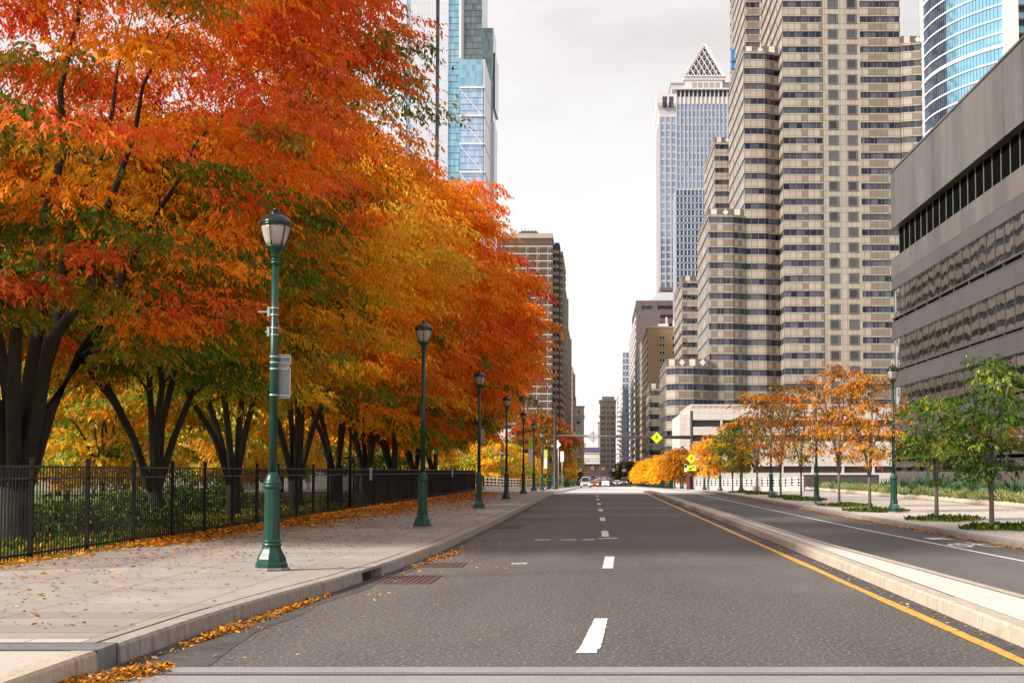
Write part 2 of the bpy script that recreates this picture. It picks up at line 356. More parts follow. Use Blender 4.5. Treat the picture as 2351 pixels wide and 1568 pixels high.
def kerb_run(name, fa, fb, d0, d1, z, mat, step, jd=.012, skip=()):
    d = d0; k = 0; rnd = random.Random(7)
    mb = MB()
    segs = []
    while d < d1:
        e = min(d+step*(1+.1*rnd.random()), d1); segs.append((d+jd/2, e-jd/2)); d = e
    for a, b_ in segs:
        n = max(1, int((b_-a)/1.0)); dz = rnd.uniform(-.003, .004)
        for i in range(n):
            p, q = a+(b_-a)*i/n, a+(b_-a)*(i+1)/n
            x0, x1, x2, x3 = fa(p), fb(p), fa(q), fb(q); zp, zq = gz(p)+z+dz, gz(q)+z+dz
            s = 1 if x1 > x0 else -1     # x1 is the street side, chamfered edge
            c = .025*s
            prof = lambda xa, xb, dd, zt: [(xa,dd,zt-.3),(xb,dd,zt-.3),(xb+.015*s,dd,zt-.18),(xb,dd,zt-.025),(xb-c,dd,zt),(xa,dd,zt)]
            A = prof(x0, x1, p, zp); B = prof(x2, x3, q, zq)
            fs = [(j, (j+1) % 6, 6+(j+1) % 6, 6+j) for j in range(6)] if s < 0 else [(j, 6+j, 6+(j+1) % 6, (j+1) % 6) for j in range(6)]
            if i == 0: fs.append((0,1,2,3,4,5))
            if i == n-1: fs.append((11,10,9,8,7,6))
            mb.add(A+B, fs)
    return tag(mb.build(name, mat), kind='structure')
# left kerb has an inlet mouth near the first grate
IN0, IN1 = 20.75, 22.1
fl = lambda d: kerbL(d)-.2
kerb_run('kerb', fl, kerbL, 11.95, IN0, .172, M['kerb'], 3.0)
kerb_run('kerb', fl, kerbL, IN1, 102, .172, M['kerb'], 3.0)
kerb_run('kerb', fl, kerbL, 102, 350, .172, M['deck'], 6.0)
kerb_run('kerb', fl, kerbL, -30, 11.45, .172, M['kerb_warm'], 6.0)
mb = MB()
mb.prism([(kerbL(IN0)-.2,IN0),(kerbL(IN0),IN0),(kerbL(IN1),IN1),(kerbL(IN1)-.2,IN1)], .13, .172, 0)
mb.prism([(kerbL(IN0)-.2,IN0),(kerbL(IN0)-.16,IN0),(kerbL(IN1)-.16,IN1),(kerbL(IN1)-.2,IN1)], -.1, .128, 1)
tag(mb.build('kerb_inlet', [M['kerb'], M['crack']]), 'dark storm drain mouth cut into the left kerb beside the nearest grate', 'kerb inlet')
strip('pavement_crack', lambda d: kerbL(d)-.222, lambda d: kerbL(d)-.2, 11.95, 102, .1745, .002, M['crack'])
# median
kerb_run('median_kerb', lambda d: medL(d)+.2, medL, -30, 160, .163, M['kerb_warm'], 4.5)
kerb_run('median_kerb', lambda d: medR(d)-.18, medR, -30, 160, .163, M['kerb_warm'], 4.5)
strip('median_island', lambda d: medL(d)+.2, lambda d: medR(d)-.18, -30, 160, .160, .2, M['median'])
strip('median_crack', lambda d: medL(d)+.195, lambda d: medL(d)+.215, -30, 120, .1655, .002, M['crack'])
strip('median_crack', lambda d: medR(d)-.2, lambda d: medR(d)-.18, -30, 120, .1655, .002, M['crack'])
# right pavement
kerb_run('kerb', lambda d: kerbR(d)+.16, kerbR, -30, 350, .145, M['kerb_old'], 1.5, .03)
strip('pavement', lambda d: kerbR(d)+.16, 20.2, -30, 350, .14, .25, M['pave_right'])
# park behind the fence
strip('lawn', -60, -9.5, -30, 118, .08, .2, M['lawn'])
# ------------------------------------------------------------------ road paint
def patch(name, poly, mat, z=.005, jit=.006, seed=1):
    """painted mark: closed outline in x,y with slightly ragged edges"""
    rnd = random.Random(seed); out = []
    for i in range(len(poly)):
        p, q = poly[i], poly[(i+1) % len(poly)]; L = math.hypot(q[0]-p[0], q[1]-p[1]); n = max(1, min(60, int(L/.12)))
        for k in range(n):
            t = k/n; out.append((p[0]+(q[0]-p[0])*t+rnd.uniform(-jit, jit), p[1]+(q[1]-p[1])*t+rnd.uniform(-jit, jit)))
    mb = MB(); mb.add([(x,y,gz(y)+z) for x, y in out], [tuple(range(len(out)))])
    return tag(mb.build(name, mat), kind='structure')
dash = [(12.65,15.6,-.085,.035),(23.6,26.9,.18,.245),(35.1,38.5,.215,.21),(46.2,49.6,.2,.19),(57.4,60.8,.17,.15),(68.8,72.2,.12,.11),(80.2,83.6,.07,.06),(91.4,94.8,.05,.04)]
for i, (a, b_, x0, x1) in enumerate(dash):
    w = .088
    if i == 0: poly = [(x0-w-.02,a),(x0+w,a),(x0+w,a+.25),(x0+w+.03,a+.35),(x1+w,b_),(x1-w+.03,b_),(x0-w+.02,a+.45)]
    else: poly = [(x0-w,a),(x0+w,a),(x1+w,b_),(x1-w,b_)]
    patch('lane_dash', poly, M['white_paint'], seed=i)
strip('yellow_line', lambda d: 3.52+.010*math.sin(d*5)+.006*math.sin(d*13), lambda d: 3.645+.010*math.sin(d*4.1)+.006*math.sin(d*17), 11.8, 102, .005, .0, M['yellow_paint'])
strip('edge_line', lambda d: lineR(d)-.05, lambda d: lineR(d)+.05, 11.8, 102, .005, 0, M['white_paint'])
for x0, x1, yy in ((-1.45,-1.1,33.2),(-.85,-.5,33.2),(-.35,-.05,33.2),(.02,.5,33.9),(-1.5,-1.2,24.6)):
    patch('worn_mark', [(x0,yy),(x1,yy+.1),(x1,yy+.55),(x0,yy+.4)], M['worn_paint'], jit=.03, seed=int(x0*100))
# bicycle symbol and bar in the bicycle lane
patch('lane_bar', [(7.9,33.6),(8.45,33.6),(8.3,34.4),(7.85,34.5)], M['white_paint'], seed=5)
mb = MB()
for cx in (7.86, 8.5):
    n = 20
    vs = [(cx+r*math.cos(2*math.pi*k/n), 30.9+r*3.0*math.sin(2*math.pi*k/n), .005) for r in (.15, .23) for k in range(n)]
    mb.add(vs, [(k, (k+1) % n, n+(k+1) % n, n+k) for k in range(n)])
def fl_bar(p, q, w):
    dx, dy = q[0]-p[0], q[1]-p[1]; L = math.hypot(dx, dy); nx, ny = -dy/L*w, dx/L*w
    mb.add([(p[0]-nx,p[1]-ny,.0055),(q[0]-nx,q[1]-ny,.0055),(q[0]+nx,q[1]+ny,.0055),(p[0]+nx,p[1]+ny,.0055)], [(0,1,2,3)])
for p, q in (((7.86,30.9),(8.0,31.9)),((8.0,31.9),(8.38,31.9)),((8.38,31.9),(8.5,30.9)),((8.0,31.9),(8.18,30.9)),((8.18,30.9),(8.38,31.9)),((7.86,30.9),(8.18,30.9)),((8.36,31.9),(8.34,32.3))):
    fl_bar(p, q, .035)
tag(mb.build('bicycle_symbol', M['white_paint']), kind='structure')
# ------------------------------------------------------------------ drain grates
def grate(x0, x1, y0, y1, label, mat=None):
    t = thing('drain_grate', label, 'drain grate', ((x0+x1)/2, (y0+y1)/2, gz(y0)), 'storm drain grates')
    z = gz(y0)
    mb = MB(); mb.box(x0, x1, y0, y1, z+.004, z+.006); mb.build('pit', M['crack'], t)
    mb = MB(); e = .04
    mb.box(x0-e, x1+e, y0-e, y0, z+.003, z+.014); mb.box(x0-e, x1+e, y1, y1+e, z+.003, z+.014)
    mb.box(x0-e, x0, y0, y1, z+.003, z+.0138); mb.box(x1, x1+e, y0, y1, z+.003, z+.0138); mb.build('frame', M['rust'], t)
    mb = MB(); n = int((x1-x0)/.075)
    for k in range(1, n): mb.box(x0+k*(x1-x0)/n-.014, x0+k*(x1-x0)/n+.014, y0+.001, y1-.001, z+.005, z+.013)
    mb.build('bars', M['rust'], t)
grate(-3.15, -2.42, 20.4, 21.9, 'large rusty drain grate beside the kerb inlet, nearest the camera')
grate(-2.95, -2.3, 23.9, 24.9, 'drain grate with leaves on its kerb edge, just past the kerb inlet')
grate(-2.9, -2.2, 40.0, 42.4, 'farthest drain grate beside the left kerb, level with the second lamp')
# ------------------------------------------------------------------ street lamps
ORD = ['nearest','second','third','fourth','fifth','sixth','seventh','eighth','ninth','tenth','eleventh','twelfth','thirteenth','fourteenth','fifteenth','sixteenth','seventeenth','eighteenth','nineteenth','twentieth','twenty-first','twenty-second','twenty-third']
def make_lamp():
    t = thing('street_lamp', 'x', 'street lamp', (0,0,0))
    mb = MB(); mb.lathe([(.265,-.02),(.27,.03),(.262,.045)], 8, 0, smooth=False); mb.build('footing', M['conc_base'], t)
    mb = MB()
    mb.lathe([(.235,.045),(.235,.10),(.215,.12),(.21,.17),(.195,.21),(.165,.26),(.14,.31),(.132,.35)], 8, smooth=False)
    mb.lathe([(.128,.35),(.142,.36),(.145,.375),(.128,.39),(.128,.405),(.142,.42),(.142,.435),(.12,.45)], 18)
    mb.build('base', M['green'], t)
    mb = MB(); mb.lathe([(.118,.45),(.116,1.18)], 10, smooth=False)
    mb.lathe([(.118,1.18),(.138,1.20),(.142,1.215),(.130,1.235),(.130,1.25),(.138,1.265),(.118,1.285),(.09,1.36),(.085,1.385),(.073,1.39),(.07,1.42)], 18)
    mb.build('lower_shaft', M['green'], t)
    mb = MB(); mb.lathe([(.066,1.42),(.050,4.46)], 16)
    mb.lathe([(.05,4.455),(.068,4.46),(.07,4.485),(.058,4.49),(.056,4.51),(.068,4.515),(.066,4.535),(.052,4.54)], 16); mb.build('pole', M['green'], t)
    mb = MB(); mb.lathe([(.052,4.54),(.058,4.58),(.08,4.64),(.115,4.68),(.135,4.70),(.15,4.705),(.15,4.725),(.13,4.73)], 16); mb.build('lantern_cup', M['green'], t)
    mb = MB(); mb.lathe([(.128,4.725),(.158,4.80),(.186,4.89),(.204,4.97),(.210,5.03)], 20); g = mb.build('lantern_glass', M['lampglass'], t)
    mb = MB()
    for k in range(6):
        a = 2*math.pi*k/6+.35; c_, s_ = math.cos(a), math.sin(a)
        mb.tube([(r*c_, r*s_, z) for r, z in ((.14,4.72),(.168,4.80),(.197,4.89),(.216,4.97),(.226,5.05),(.238,5.075))], [.0085]*6, 5)
    mb.lathe([(.208,5.015),(.228,5.02),(.228,5.045),(.2,5.05)], 20); mb.build('lantern_frame', M['green_dark'], t)
    mb = MB(); mb.lathe([(.225,5.045),(.234,5.055),(.224,5.085),(.19,5.13),(.15,5.165),(.115,5.185),(.085,5.19),(.092,5.20),(.092,5.212),(.07,5.22),(.04,5.225)], 20)
    mb.build('cap', M['green_dark'], t)
    mb = MB(); mb.lathe([(.022,5.22),(.02,5.235),(.036,5.25),(.038,5.268),(.024,5.288),(.006,5.295)], 12); mb.build('finial', M['green_dark'], t)
    return t
lamp0 = make_lamp(); used = [False]
def place_lamp(x, D, z, label, group, rz=0):
    t = lamp0 if not used[0] else copy_tree(lamp0); used[0] = True
    t.location = (x, D, z); t.rotation_euler = (0,0,rz); tag(t, label, 'street lamp', group); return t
LEFT = [(-4.71,20.7),(-4.42,36.2),(-4.47,54.1),(-4.57,72.1),(-4.68,91.0),(-4.80,108.8),(-4.86,126.6),(-4.95,144.4)]
while LEFT[-1][1] < 380: LEFT.append((-5.0, LEFT[-1][1]+17.8))
lefts = []
for i, (x, D) in enumerate(LEFT):
    lefts.append(place_lamp(x, D, gz(D)+.17, ('green street lamp nearest the camera, sign plates clamped to its post' if i == 0 else '%s green street lamp from the camera along the left kerb' % ORD[i]), 'street lamps along the left kerb', .3*i))
RIGHT = [(10.55,50.6+17.8*k) for k in range(18)]
for i, (x, D) in enumerate(RIGHT):
    place_lamp(x, D, gz(D)+.14, '%s green street lamp from the camera along the right pavement' % ORD[i], 'street lamps along the right pavement', .37*i)
# distant lamps in the cross street beyond the fence
for k, (x, D, lab) in enumerate(((-9.0,135,'small far lamp before yellow tree, left of the white railing end'),(-11.6,150,'farther lamp left of the yellow tree beyond the fence end'),(-8.5,168,'low far lamp in front of the yellow tree beyond the railing'))):
    place_lamp(x, D, gz(D)-1.2, lab, 'lamps in the side street')
def rrect(x0, x1, z0, z1, r, n=4):
    out = []
    for cx, cz, a0 in ((x1-r,z0+r,-90),(x1-r,z1-r,0),(x0+r,z1-r,90),(x0+r,z0+r,180)):
        for k in range(n+1):
            a = R_(a0+90*k/n); out.append((cx+r*math.cos(a), cz+r*math.sin(a)))
    return out
# plates on the nearest lamp: seen from the back
lx, ly = LEFT[0]
zz = lambda y: 1.6+(1082-y)/158.0
for nm, (x0, x1, y0, y1), lab in (('sign_plate',(624.5,662.5,838,812),'small blank back of a sign plate, upper one clamped to the nearest lamp'),('sign_plate',(622.5,662,913,840),'tall blank back of a sign plate, lower one clamped to the nearest lamp')):
    t = thing(nm, lab, 'sign', (lx, ly, zz(y0)), 'sign plates seen from behind')
    a, b_ = (x0-PX)/158.0, (x1-PX)/158.0
    mb = MB(); mb.plate(rrect(a, b_, zz(y0), zz(y1), .035), ly+.075, ly+.078); mb.build('rim', M['signrim'], t)
    mb = MB(); mb.plate(rrect(a+.014, b_-.014, zz(y0)+.014, zz(y1)-.014, .026), ly+.071, ly+.0745); mb.build('plate', M['signback'], t)
    mb = MB()
    for zc in (zz(y0)+.04, zz(y1)-.04):
        mb.lathe([(.062,zc-.012),(.064,zc-.011),(.064,zc+.011),(.062,zc+.012)], 14, 0, lx, ly); mb.box(a+.05, b_-.02, ly+.05, ly+.07, zc-.01, zc+.01)
    mb.build('bracket', M['galv'], t)
for y0, lab in ((722,'upper pair of steel band clamps on the nearest lamp post'),(768,'lower pair of steel band clamps on the nearest lamp post')):
    t = thing('band_clamp', lab, 'clamp', (lx, ly, zz(y0)), 'band clamps on the nearest lamp'); z = zz(y0); mb = MB()
    for dz in (0, .10): mb.lathe([(.060,z+dz-.01),(.063,z+dz-.009),(.063,z+dz+.009),(.060,z+dz+.01)], 14, 0, lx, ly)
    mb.build('band', M['galv'], t); mb = MB(); mb.box(lx-.10, lx-.066, ly-.04, ly+.04, z-.02, z+.12); mb.box(lx-.24 if y0 == 722 else lx-.13, lx-.1, ly-.01, ly+.01, z+.04, z+.06); mb.build('bracket', M['galv'], t)
def sign_back(x0, x1, y0, y1, D, lab, mat='signback'):
    X0, Z0 = W(x0, y1, D); X1, Z1 = W(x1, y0, D)
    t = thing('sign_plate', lab, 'sign', (X0, D, Z0), 'sign plates seen from behind')
    mb = MB(); mb.plate(rrect(X0, X1, Z0, Z1, .03), D+.08, D+.085); mb.build('plate', M[mat], t)
    mb = MB(); xx = min(max((X0+X1)/2, X0+.05), X1-.05); mb.box(xx-.02, xx+.02, D+.04, D+.079, Z0+.05, Z1-.05); mb.build('bracket', M['galv'], t)
sign_back(1099, 1112, 983, 1021, 54.1, 'grey sign back clamped to the third left lamp')
# banners on far lamps
def banner(x, D, z0, z1, s, lab, cols):
    t = thing('lamp_banner', lab, 'banner', (x, D, z0), 'banners on the far lamps')
    mb = MB(); mb.box(x+s*.07, x+s*.42, D-.01, D+.01, z1-.85, z1); mb.build('upper_cloth', M[cols[0]], t)
    mb = MB(); mb.box(x+s*.07, x+s*.42, D-.01, D+.01, z0, z1-.853); mb.build('lower_cloth', M[cols[1]], t)
    mb = MB(); mb.bar((x, D, z1+.02), (x+s*.46, D, z1+.02), .015); mb.bar((x, D, z0-.02), (x+s*.46, D, z0-.02), .015); mb.build('arm', M['galv'], t)
M['lime_cloth'] = flat('lime_cloth', (.55, .62, .06), .8); M['white_cloth'] = flat('white_cloth', (.72, .74, .70), .8)
for i in range(5, 16):
    x, D = LEFT[i]
    if i in (5, 7, 9, 11, 13, 15): banner(x, D, gz(D)+2.3, gz(D)+4.2, -1, 'lime and white banner hung on the %s left lamp' % ORD[i], ('lime_cloth', 'white_cloth'))
banner(RIGHT[8][0], RIGHT[8][1], gz(190)+2.2, gz(190)+4.1, -1, 'lime banner hung on the ninth right lamp beside the orange trees', ('lime_cloth', 'white_cloth'))
# ------------------------------------------------------------------ fence
FX = -9.15
fence = thing('fence', 'black metal picket fence running along the back of the left pavement', 'fence', (FX, 20.5, .1))
posts = [20.52+2.55*k for k in range(35)]
mbp = MB(); mbp.box(FX-.034, FX+.034, posts[0]-.034, posts[0]+.034, .1, 1.80); mbp.box(FX-.042, FX+.042, posts[0]-.042, posts[0]+.042, 1.80, 1.825)
post0 = mbp.build('post', M['fence'], fence)
mb = MB(); a = posts[0]+.036; e = posts[1]-.036
for z, h in ((1.66,.034),(1.47,.034),(.26,.034)): mb.box(FX-.016, FX+.016, a, e, z, z+h, 1 if z > 1 else 0)
n = 19
for k in range(n):
    y = a+(e-a)*(k+.5)/n; mb.box(FX-.009, FX+.009, y-.009, y+.009, .15, 1.659, 0)
pan0 = mb.build('panel', [M['fence'], M['fence_top']], fence)
for k, y in enumerate(posts[1:]):
    c = post0.copy(); c.location = post0.location+Vector((0, y-posts[0], 0)); C.objects.link(c); c.parent = fence
    if k < len(posts)-2:
        c = pan0.copy(); c.location = pan0.location+Vector((0, y-posts[0], 0)); C.objects.link(c); c.parent = fence
for (y, lab) in ((57.5,'small grey notice board fixed to the far part of the fence'),(90.0,'small grey notice board fixed near the far end of the fence')):
    t = thing('notice_board', lab, 'notice board', (FX, y, 1.2), 'notices on the fence'); mb = MB(); mb.box(FX+.025, FX+.035, y-.3, y+.3, 1.25, 1.72); mb.build('plate', M['signback'], t)
    mb = MB(); mb.box(FX+.018, FX+.025, y-.34, y+.34, 1.72, 1.75); mb.build('bracket', M['galv'], t)
mb = MB(); xx, zt = W(814, 985, 52.0); mb.lathe([(.05,0),(.045,3.2),(.03,3.25)], 10, 0, -9.0, 52.0); tag(mb.build('marker_pole', M['fence']), 'thin dark pole standing against the middle of the fence', 'pole')
# ------------------------------------------------------------------ pedestrian mast arm
def walker(mb, cx, cz, s, y, mi=0):
    """walking figure symbol"""
    e = [(cx+.0*s+.11*s*math.cos(a), cz+.62*s+.11*s*math.sin(a)) for a in [2*math.pi*k/10 for k in range(10)]]
    mb.plate(e, y-.006, y, mi)
    for poly in ([(-.10,.46),(.12,.46),(.14,.05),(-.08,.03)], [(-.08,.06),(.05,.08),(-.12,-.28),(-.30,-.62),(-.38,-.56),(-.22,-.25)],
                 [(0,.08),(.14,.05),(.20,-.25),(.36,-.58),(.24,-.62),(.08,-.25)], [(-.10,.45),(-.30,.28),(-.34,.02),(-.26,.02),(-.22,.22),(-.06,.34)], [(.10,.44),(.26,.22),(.38,.10),(.33,.04),(.20,.16),(.08,.30)]):
        mb.plate([(cx+px*s, cz+pz*s) for px, pz in poly], y-.006, y, mi)
MD = 157.0; mg = gz(MD)
lxp, _ = W(1274.5, 1110, MD); rxp, _ = W(1588, 1110, MD); _, arm_z = W(1588, 1004, MD); _, armL = W(1278, 1001, MD)
t = thing('signal_mast', 'tall brown mast at right kerb with long arm across the road', 'mast', (rxp, MD, mg))
_, zt = W(1588, 943, MD); mb = MB(); mb.lathe([(.28,mg),(.28,mg+.3),(.22,mg+.35),(.17,zt-.05),(.12,zt)], 12, 0, rxp, MD); mb.build('pole', M['mast_dark'], t)
mb = MB(); mb.tube([(rxp-.1,MD,arm_z),(rxp-5,MD,arm_z+.04),(lxp+.25,MD,armL+.05)], [.20,.17,.11], 10); mb.build('arm', M['mast'], t)
t = thing('signal_mast', 'bare dark brown mast standing at the left kerb where the road crests', 'mast', (lxp, MD, mg))
_, zt = W(1274, 934, MD); mb = MB(); mb.lathe([(.26,mg),(.26,mg+.3),(.2,mg+.35),(.16,zt)], 12, 0, lxp, MD); mb.build('pole', M['mast_dark'], t)
mb = MB(); mb.lathe([(.2,zt),(.2,zt+.05),(.05,zt+.12)], 12, 0, lxp, MD); mb.build('cap', M['mast'], t)
def diamond_sign(x, y, r, D, lab, back=False, post=None):
    cx, cz = W(x, y, D); rr = r/F*D
    t = thing('pedestrian_sign' if not back else 'diamond_sign', lab, 'sign', (cx, D-.25, cz-rr), None)
    dm = lambda q: [(cx,cz-q),(cx+q,cz),(cx,cz+q),(cx-q,cz)]
    mb = MB(); mb.plate(dm(rr), D-.25, D-.24); mb.build('plate', M['sign_pale' if back else 'sign_lime'], t)
    if back:
        mb = MB(); mb.bar((cx,D-.262,cz-rr*.9), (cx,D-.262,cz+rr*.9), .03); mb.bar((cx-rr*.85,D-.262,cz), (cx+rr*.85,D-.262,cz), .03); mb.build('brace', M['galv'], t)
        mb = MB()
        for k in range(4):
            p, q = dm(rr)[k], dm(rr)[(k+1) % 4]; mb.bar((p[0],D-.257,p[1]), (q[0],D-.257,q[1]), .03)
        mb.build('rim', M['signrim'], t)
    else:
        mb = MB(); walker(mb, cx, cz, rr*.62, D-.252); mb.build('walking_figure', M['black'], t)
        mb = MB(); q0, q1 = rr*.93, rr*.89
        for k in range(4):
            p, q = dm(q0)[k], dm(q0)[(k+1) % 4]; a, b_ = dm(q1)[k], dm(q1)[(k+1) % 4]
            mb.plate([p, q, b_, a], D-.253, D-.251)
        mb.build('border', M['black'], t)
    mb = MB(); mb.box(cx-.05, cx+.05, D-.239, D-.1, cz-.3, cz+.3); mb.build('bracket', M['galv'], t)
diamond_sign(1507.6, 1005, 14, MD, 'lime diamond sign with walking figure hung on the mast arm')
diamond_sign(1587, 1052.7, 13, MD-.1, 'lime diamond sign with walking figure fixed low on the right mast')
diamond_sign(1361.5, 1003, 13, MD, 'grey back of a diamond sign hung on the arm over the road', back=True)
# arrow plate
X0, Z0 = W(1577, 1080.5, MD); X1, Z1 = W(1594, 1068, MD)
t = thing('arrow_sign', 'lime plate with black diagonal arrow under the diamond on the right mast', 'sign', (X0, MD, Z0))
mb = MB(); mb.plate([(X0,Z0),(X1+.2,Z0),(X1+.2,Z1),(X0,Z1)], MD-.36, MD-.35); mb.build('plate', M['sign_lime'], t)
mb = MB(); cx, cz = (X0+X1+.2)/2, (Z0+Z1)/2
mb.plate([(cx+.25,cz+.18),(cx+.31,cz+.10),(cx-.10,cz-.08),(cx-.02,cz-.2),(cx-.3,cz-.2),(cx-.22,cz+.08),(cx-.16,cz-.02)][::-1], MD-.365, MD-.361); mb.build('arrow', M['black'], t)
X0, Z0 = W(1571, 1083, MD); X1, Z1 = W(1577, 1065, MD)
t = thing('direction_sign', 'small white and black sign left of the arrow plate on the right mast', 'sign', (X0, MD, Z0))
mb = MB(); mb.box(X0, X1, MD-.36, MD-.34, Z0, Z1); mb.build('plate', M['white'], t); mb = MB(); mb.box(X0+.02, X1-.02, MD-.366, MD-.361, (Z0+Z1)/2, Z1-.05); mb.build('panel', M['black'], t)
X0, Z0 = W(1575.5, 1122, MD); X1, Z1 = W(1584.5, 1092, MD)
t = thing('control_cabinet', 'dark red control cabinet standing against the right mast', 'cabinet', ((X0+X1)/2, MD-.3, mg+.14))
mb = MB(); mb.box(X0, X1-.04, MD-.7, MD-.2, mg+.14, Z1); mb.box(X0-.04, X1, MD-.74, MD-.16, Z1+.001, Z1+.06); mb.build('box', M['cabinet'], t)
mb = MB(); mb.box(X0+.04, X1-.08, MD-.715, MD-.701, mg+.25, Z1-.05); mb.build('door', M['cabinet'], t)
# small signs at left beyond the eighth lamp
def post_sign(x, y0, y1, w, D, lab, shape):
    X, Z0 = W(x, y1, D); _, Z1 = W(x, y0, D); X1, _ = W(x+w, y0, D); ww = X1-X
    t = thing('street_sign', lab, 'sign', (X, D, gz(D)+.17))
    mb = MB(); mb.lathe([(.04,gz(D)+.1),(.04,Z1)], 8, 0, X, D); mb.build('post', M['galv'], t)
    mb = MB()
    if shape == 'tri': mb.plate([(X-ww*.5,Z0),(X+ww*.9,(Z0+Z1)/2),(X-ww*.5,Z1)], D-.08, D-.07)
    else: mb.box(X-ww*.5, X+ww*.5, D-.08, D-.07, Z0, Z1)
    mb.build('plate', M['white'], t)
post_sign(1282, 1009, 1032, 7, 150, 'white pennant shaped sign back beside the left mast', 'tri')
post_sign(1290.5, 1036, 1060, 8, 149, 'white square sign back on a thin post right of the left mast', 'box')
# ------------------------------------------------------------------ railings and walls at the bridge head
def railing(p, q, lab, wall_h=.45, h=1.15, group='bridge railings'):
    t = thing('bridge_railing', lab, 'railing', (p[0], p[1], gz(p[1])), group); L = math.hypot(q[0]-p[0], q[1]-p[1]); n = max(2, int(L/2.2))
    P = lambda k: (p[0]+(q[0]-p[0])*k, p[1]+(q[1]-p[1])*k); g = lambda k: gz(P(k)[1])+.1
    ux, uy = (q[0]-p[0])/L, (q[1]-p[1])/L; nx, ny = -uy*.12, ux*.12
    mb = MB()
    for i in range(n):
        a, b_ = P(i/n), P((i+1)/n); za, zb = g(i/n), g((i+1)/n)
        vs = [(a[0]-nx,a[1]-ny,za-.1),(b_[0]-nx,b_[1]-ny,zb-.1),(b_[0]+nx,b_[1]+ny,zb-.1),(a[0]+nx,a[1]+ny,za-.1)]; vs += [(x,y,z+.1+wall_h) for x, y, z in vs]
        mb.add(vs, [(0,3,2,1),(4,5,6,7),(0,1,5,4),(1,2,6,5),(2,3,7,6),(3,0,4,7)])
    mb.build('parapet', M['pave_pale'], t)
    mb = MB()
    for hh, w in ((.58,.045),(.82,.045),(1.06,.055)):
        for i in range(n):
            a, b_ = P(i/n), P((i+1)/n); mb.bar((a[0],a[1],g(i/n)+hh*h/1.1), (b_[0],b_[1],g((i+1)/n)+hh*h/1.1), w)
    mb.build('rails', M['white'], t)
    for i in range(n+1):
        mb = MB(); a = P(i/n); mb.box(a[0]-.06, a[0]+.06, a[1]-.06, a[1]+.06, g(i/n)+wall_h-.01, g(i/n)+h+.05); mb.build('post', M['fence'], t)
railing((-8.9,112), (-6.0,160), 'white railed bridge parapet beyond the end of the black fence')
railing((17.0,116), (11.6,165), 'white railed bridge parapet behind the lamps of the right pavement')
mb = MB(); a = gz(118); mb.box(16.6, 22.6, 114, 114.4, a-.1, 1.25); mb.box(16.55, 22.6, 113.95, 114.45, 1.255, 1.34)
M['brown_wall'] = rough_mat('brown_granite', (.075, .058, .052), (.11, .085, .078), 2, (.15, .12, .11), 25, .5)
tag(mb.build('low_wall', M['brown_wall']), 'low brown granite wall at the far end of the planting bed', 'wall')
# dark fence along far bridge (right): railing seen left of the mast
for (p, q, lab) in (((9.2,172),(9.2,330),'dark railing under the yellow trees on the far right kerb'),((-5.8,165),(-5.8,330),'dark green railing running beside the far left lamps')):
    t = thing('street_railing', lab, 'railing', (p[0], p[1], gz(p[1]))); mb = MB(); mb2 = MB(); k = p[1]
    while k < q[1]:
        z = gz(k)+.15
        m3 = MB(); m3.box(p[0]-.05, p[0]+.05, k-.05, k+.05, z-.05, z+1.25); m3.build('post', M['green_dark'], t)
        for j in range(1, 8): mb2.box(p[0]-.02, p[0]+.02, k+j*.6-.02, k+j*.6+.02, z, z+1.1)
        mb2.bar((p[0],k,z+1.12), (p[0],k+4.8,gz(k+4.8)+.15+1.12), .035); k += 4.8
    mb2.build('bars', M['green_dark'], t)
# ------------------------------------------------------------------ vegetation
PAL = dict(red=(.74,.06,.02), coral=(.95,.16,.035), orange=(.95,.28,.010), deep=(.92,.19,.008), amber=(.92,.36,.015), gold=(.95,.52,.02), lemon=(.80,.62,.08),
           olive=(.32,.30,.025), green=(.095,.18,.014), dkgreen=(.032,.07,.012), brown=(.26,.115,.016), lime=(.30,.38,.045), rust=(.44,.175,.012), dry=(.30,.17,.07), pale=(.55,.55,.30), blue=(.09,.17,.10))
def leaf_mesh(name, P, Dv, Nrm, L, Wd, colr, mat, bend=.25):
    n = len(P)
    side = np.cross(Dv, Nrm); side /= np.linalg.norm(side, axis=1)[:,None]+1e-9
    L = np.asarray(L).reshape(-1,1); Wd = np.asarray(Wd).reshape(-1,1)
    nn = np.cross(side, Dv)
    V = np.empty((n,4,3), np.float32)
    V[:,0] = P; V[:,1] = P+Dv*L*.42+side*Wd*.5-nn*L*bend*.2; V[:,2] = P+Dv*L-nn*L*bend; V[:,3] = P+Dv*L*.42-side*Wd*.5-nn*L*bend*.2
    me = bpy.data.meshes.new(name); me.vertices.add(4*n); me.vertices.foreach_set('co', V.reshape(-1))
    me.loops.add(4*n); me.loops.foreach_set('vertex_index', np.arange(4*n, dtype=np.int32))
    me.polygons.add(n); me.polygons.foreach_set('loop_start', np.arange(0, 4*n, 4, dtype=np.int32)); me.polygons.foreach_set('loop_total', np.full(n, 4, np.int32))
    at = me.attributes.new('leafcol', 'FLOAT_COLOR', 'POINT')
    cc = np.ones((n,4,4), np.float32); cc[:,:,:3] = np.clip(colr, 0, 1)[:,None,:]; at.data.foreach_set('color', cc.reshape(-1))
    me.materials.append(mat); me.update(calc_edges=True); return me
def unit(a): return a/(np.linalg.norm(a, axis=1)[:,None]+1e-9)
def smooth_noise(P, seed, s):
    r = np.random.RandomState(seed); o = np.zeros(len(P))
    for k in range(5):
        w = r.normal(size=3)*s*(1+.5*k); o += np.sin(P@w+r.uniform(0, 6.28))
    return o/5**.5
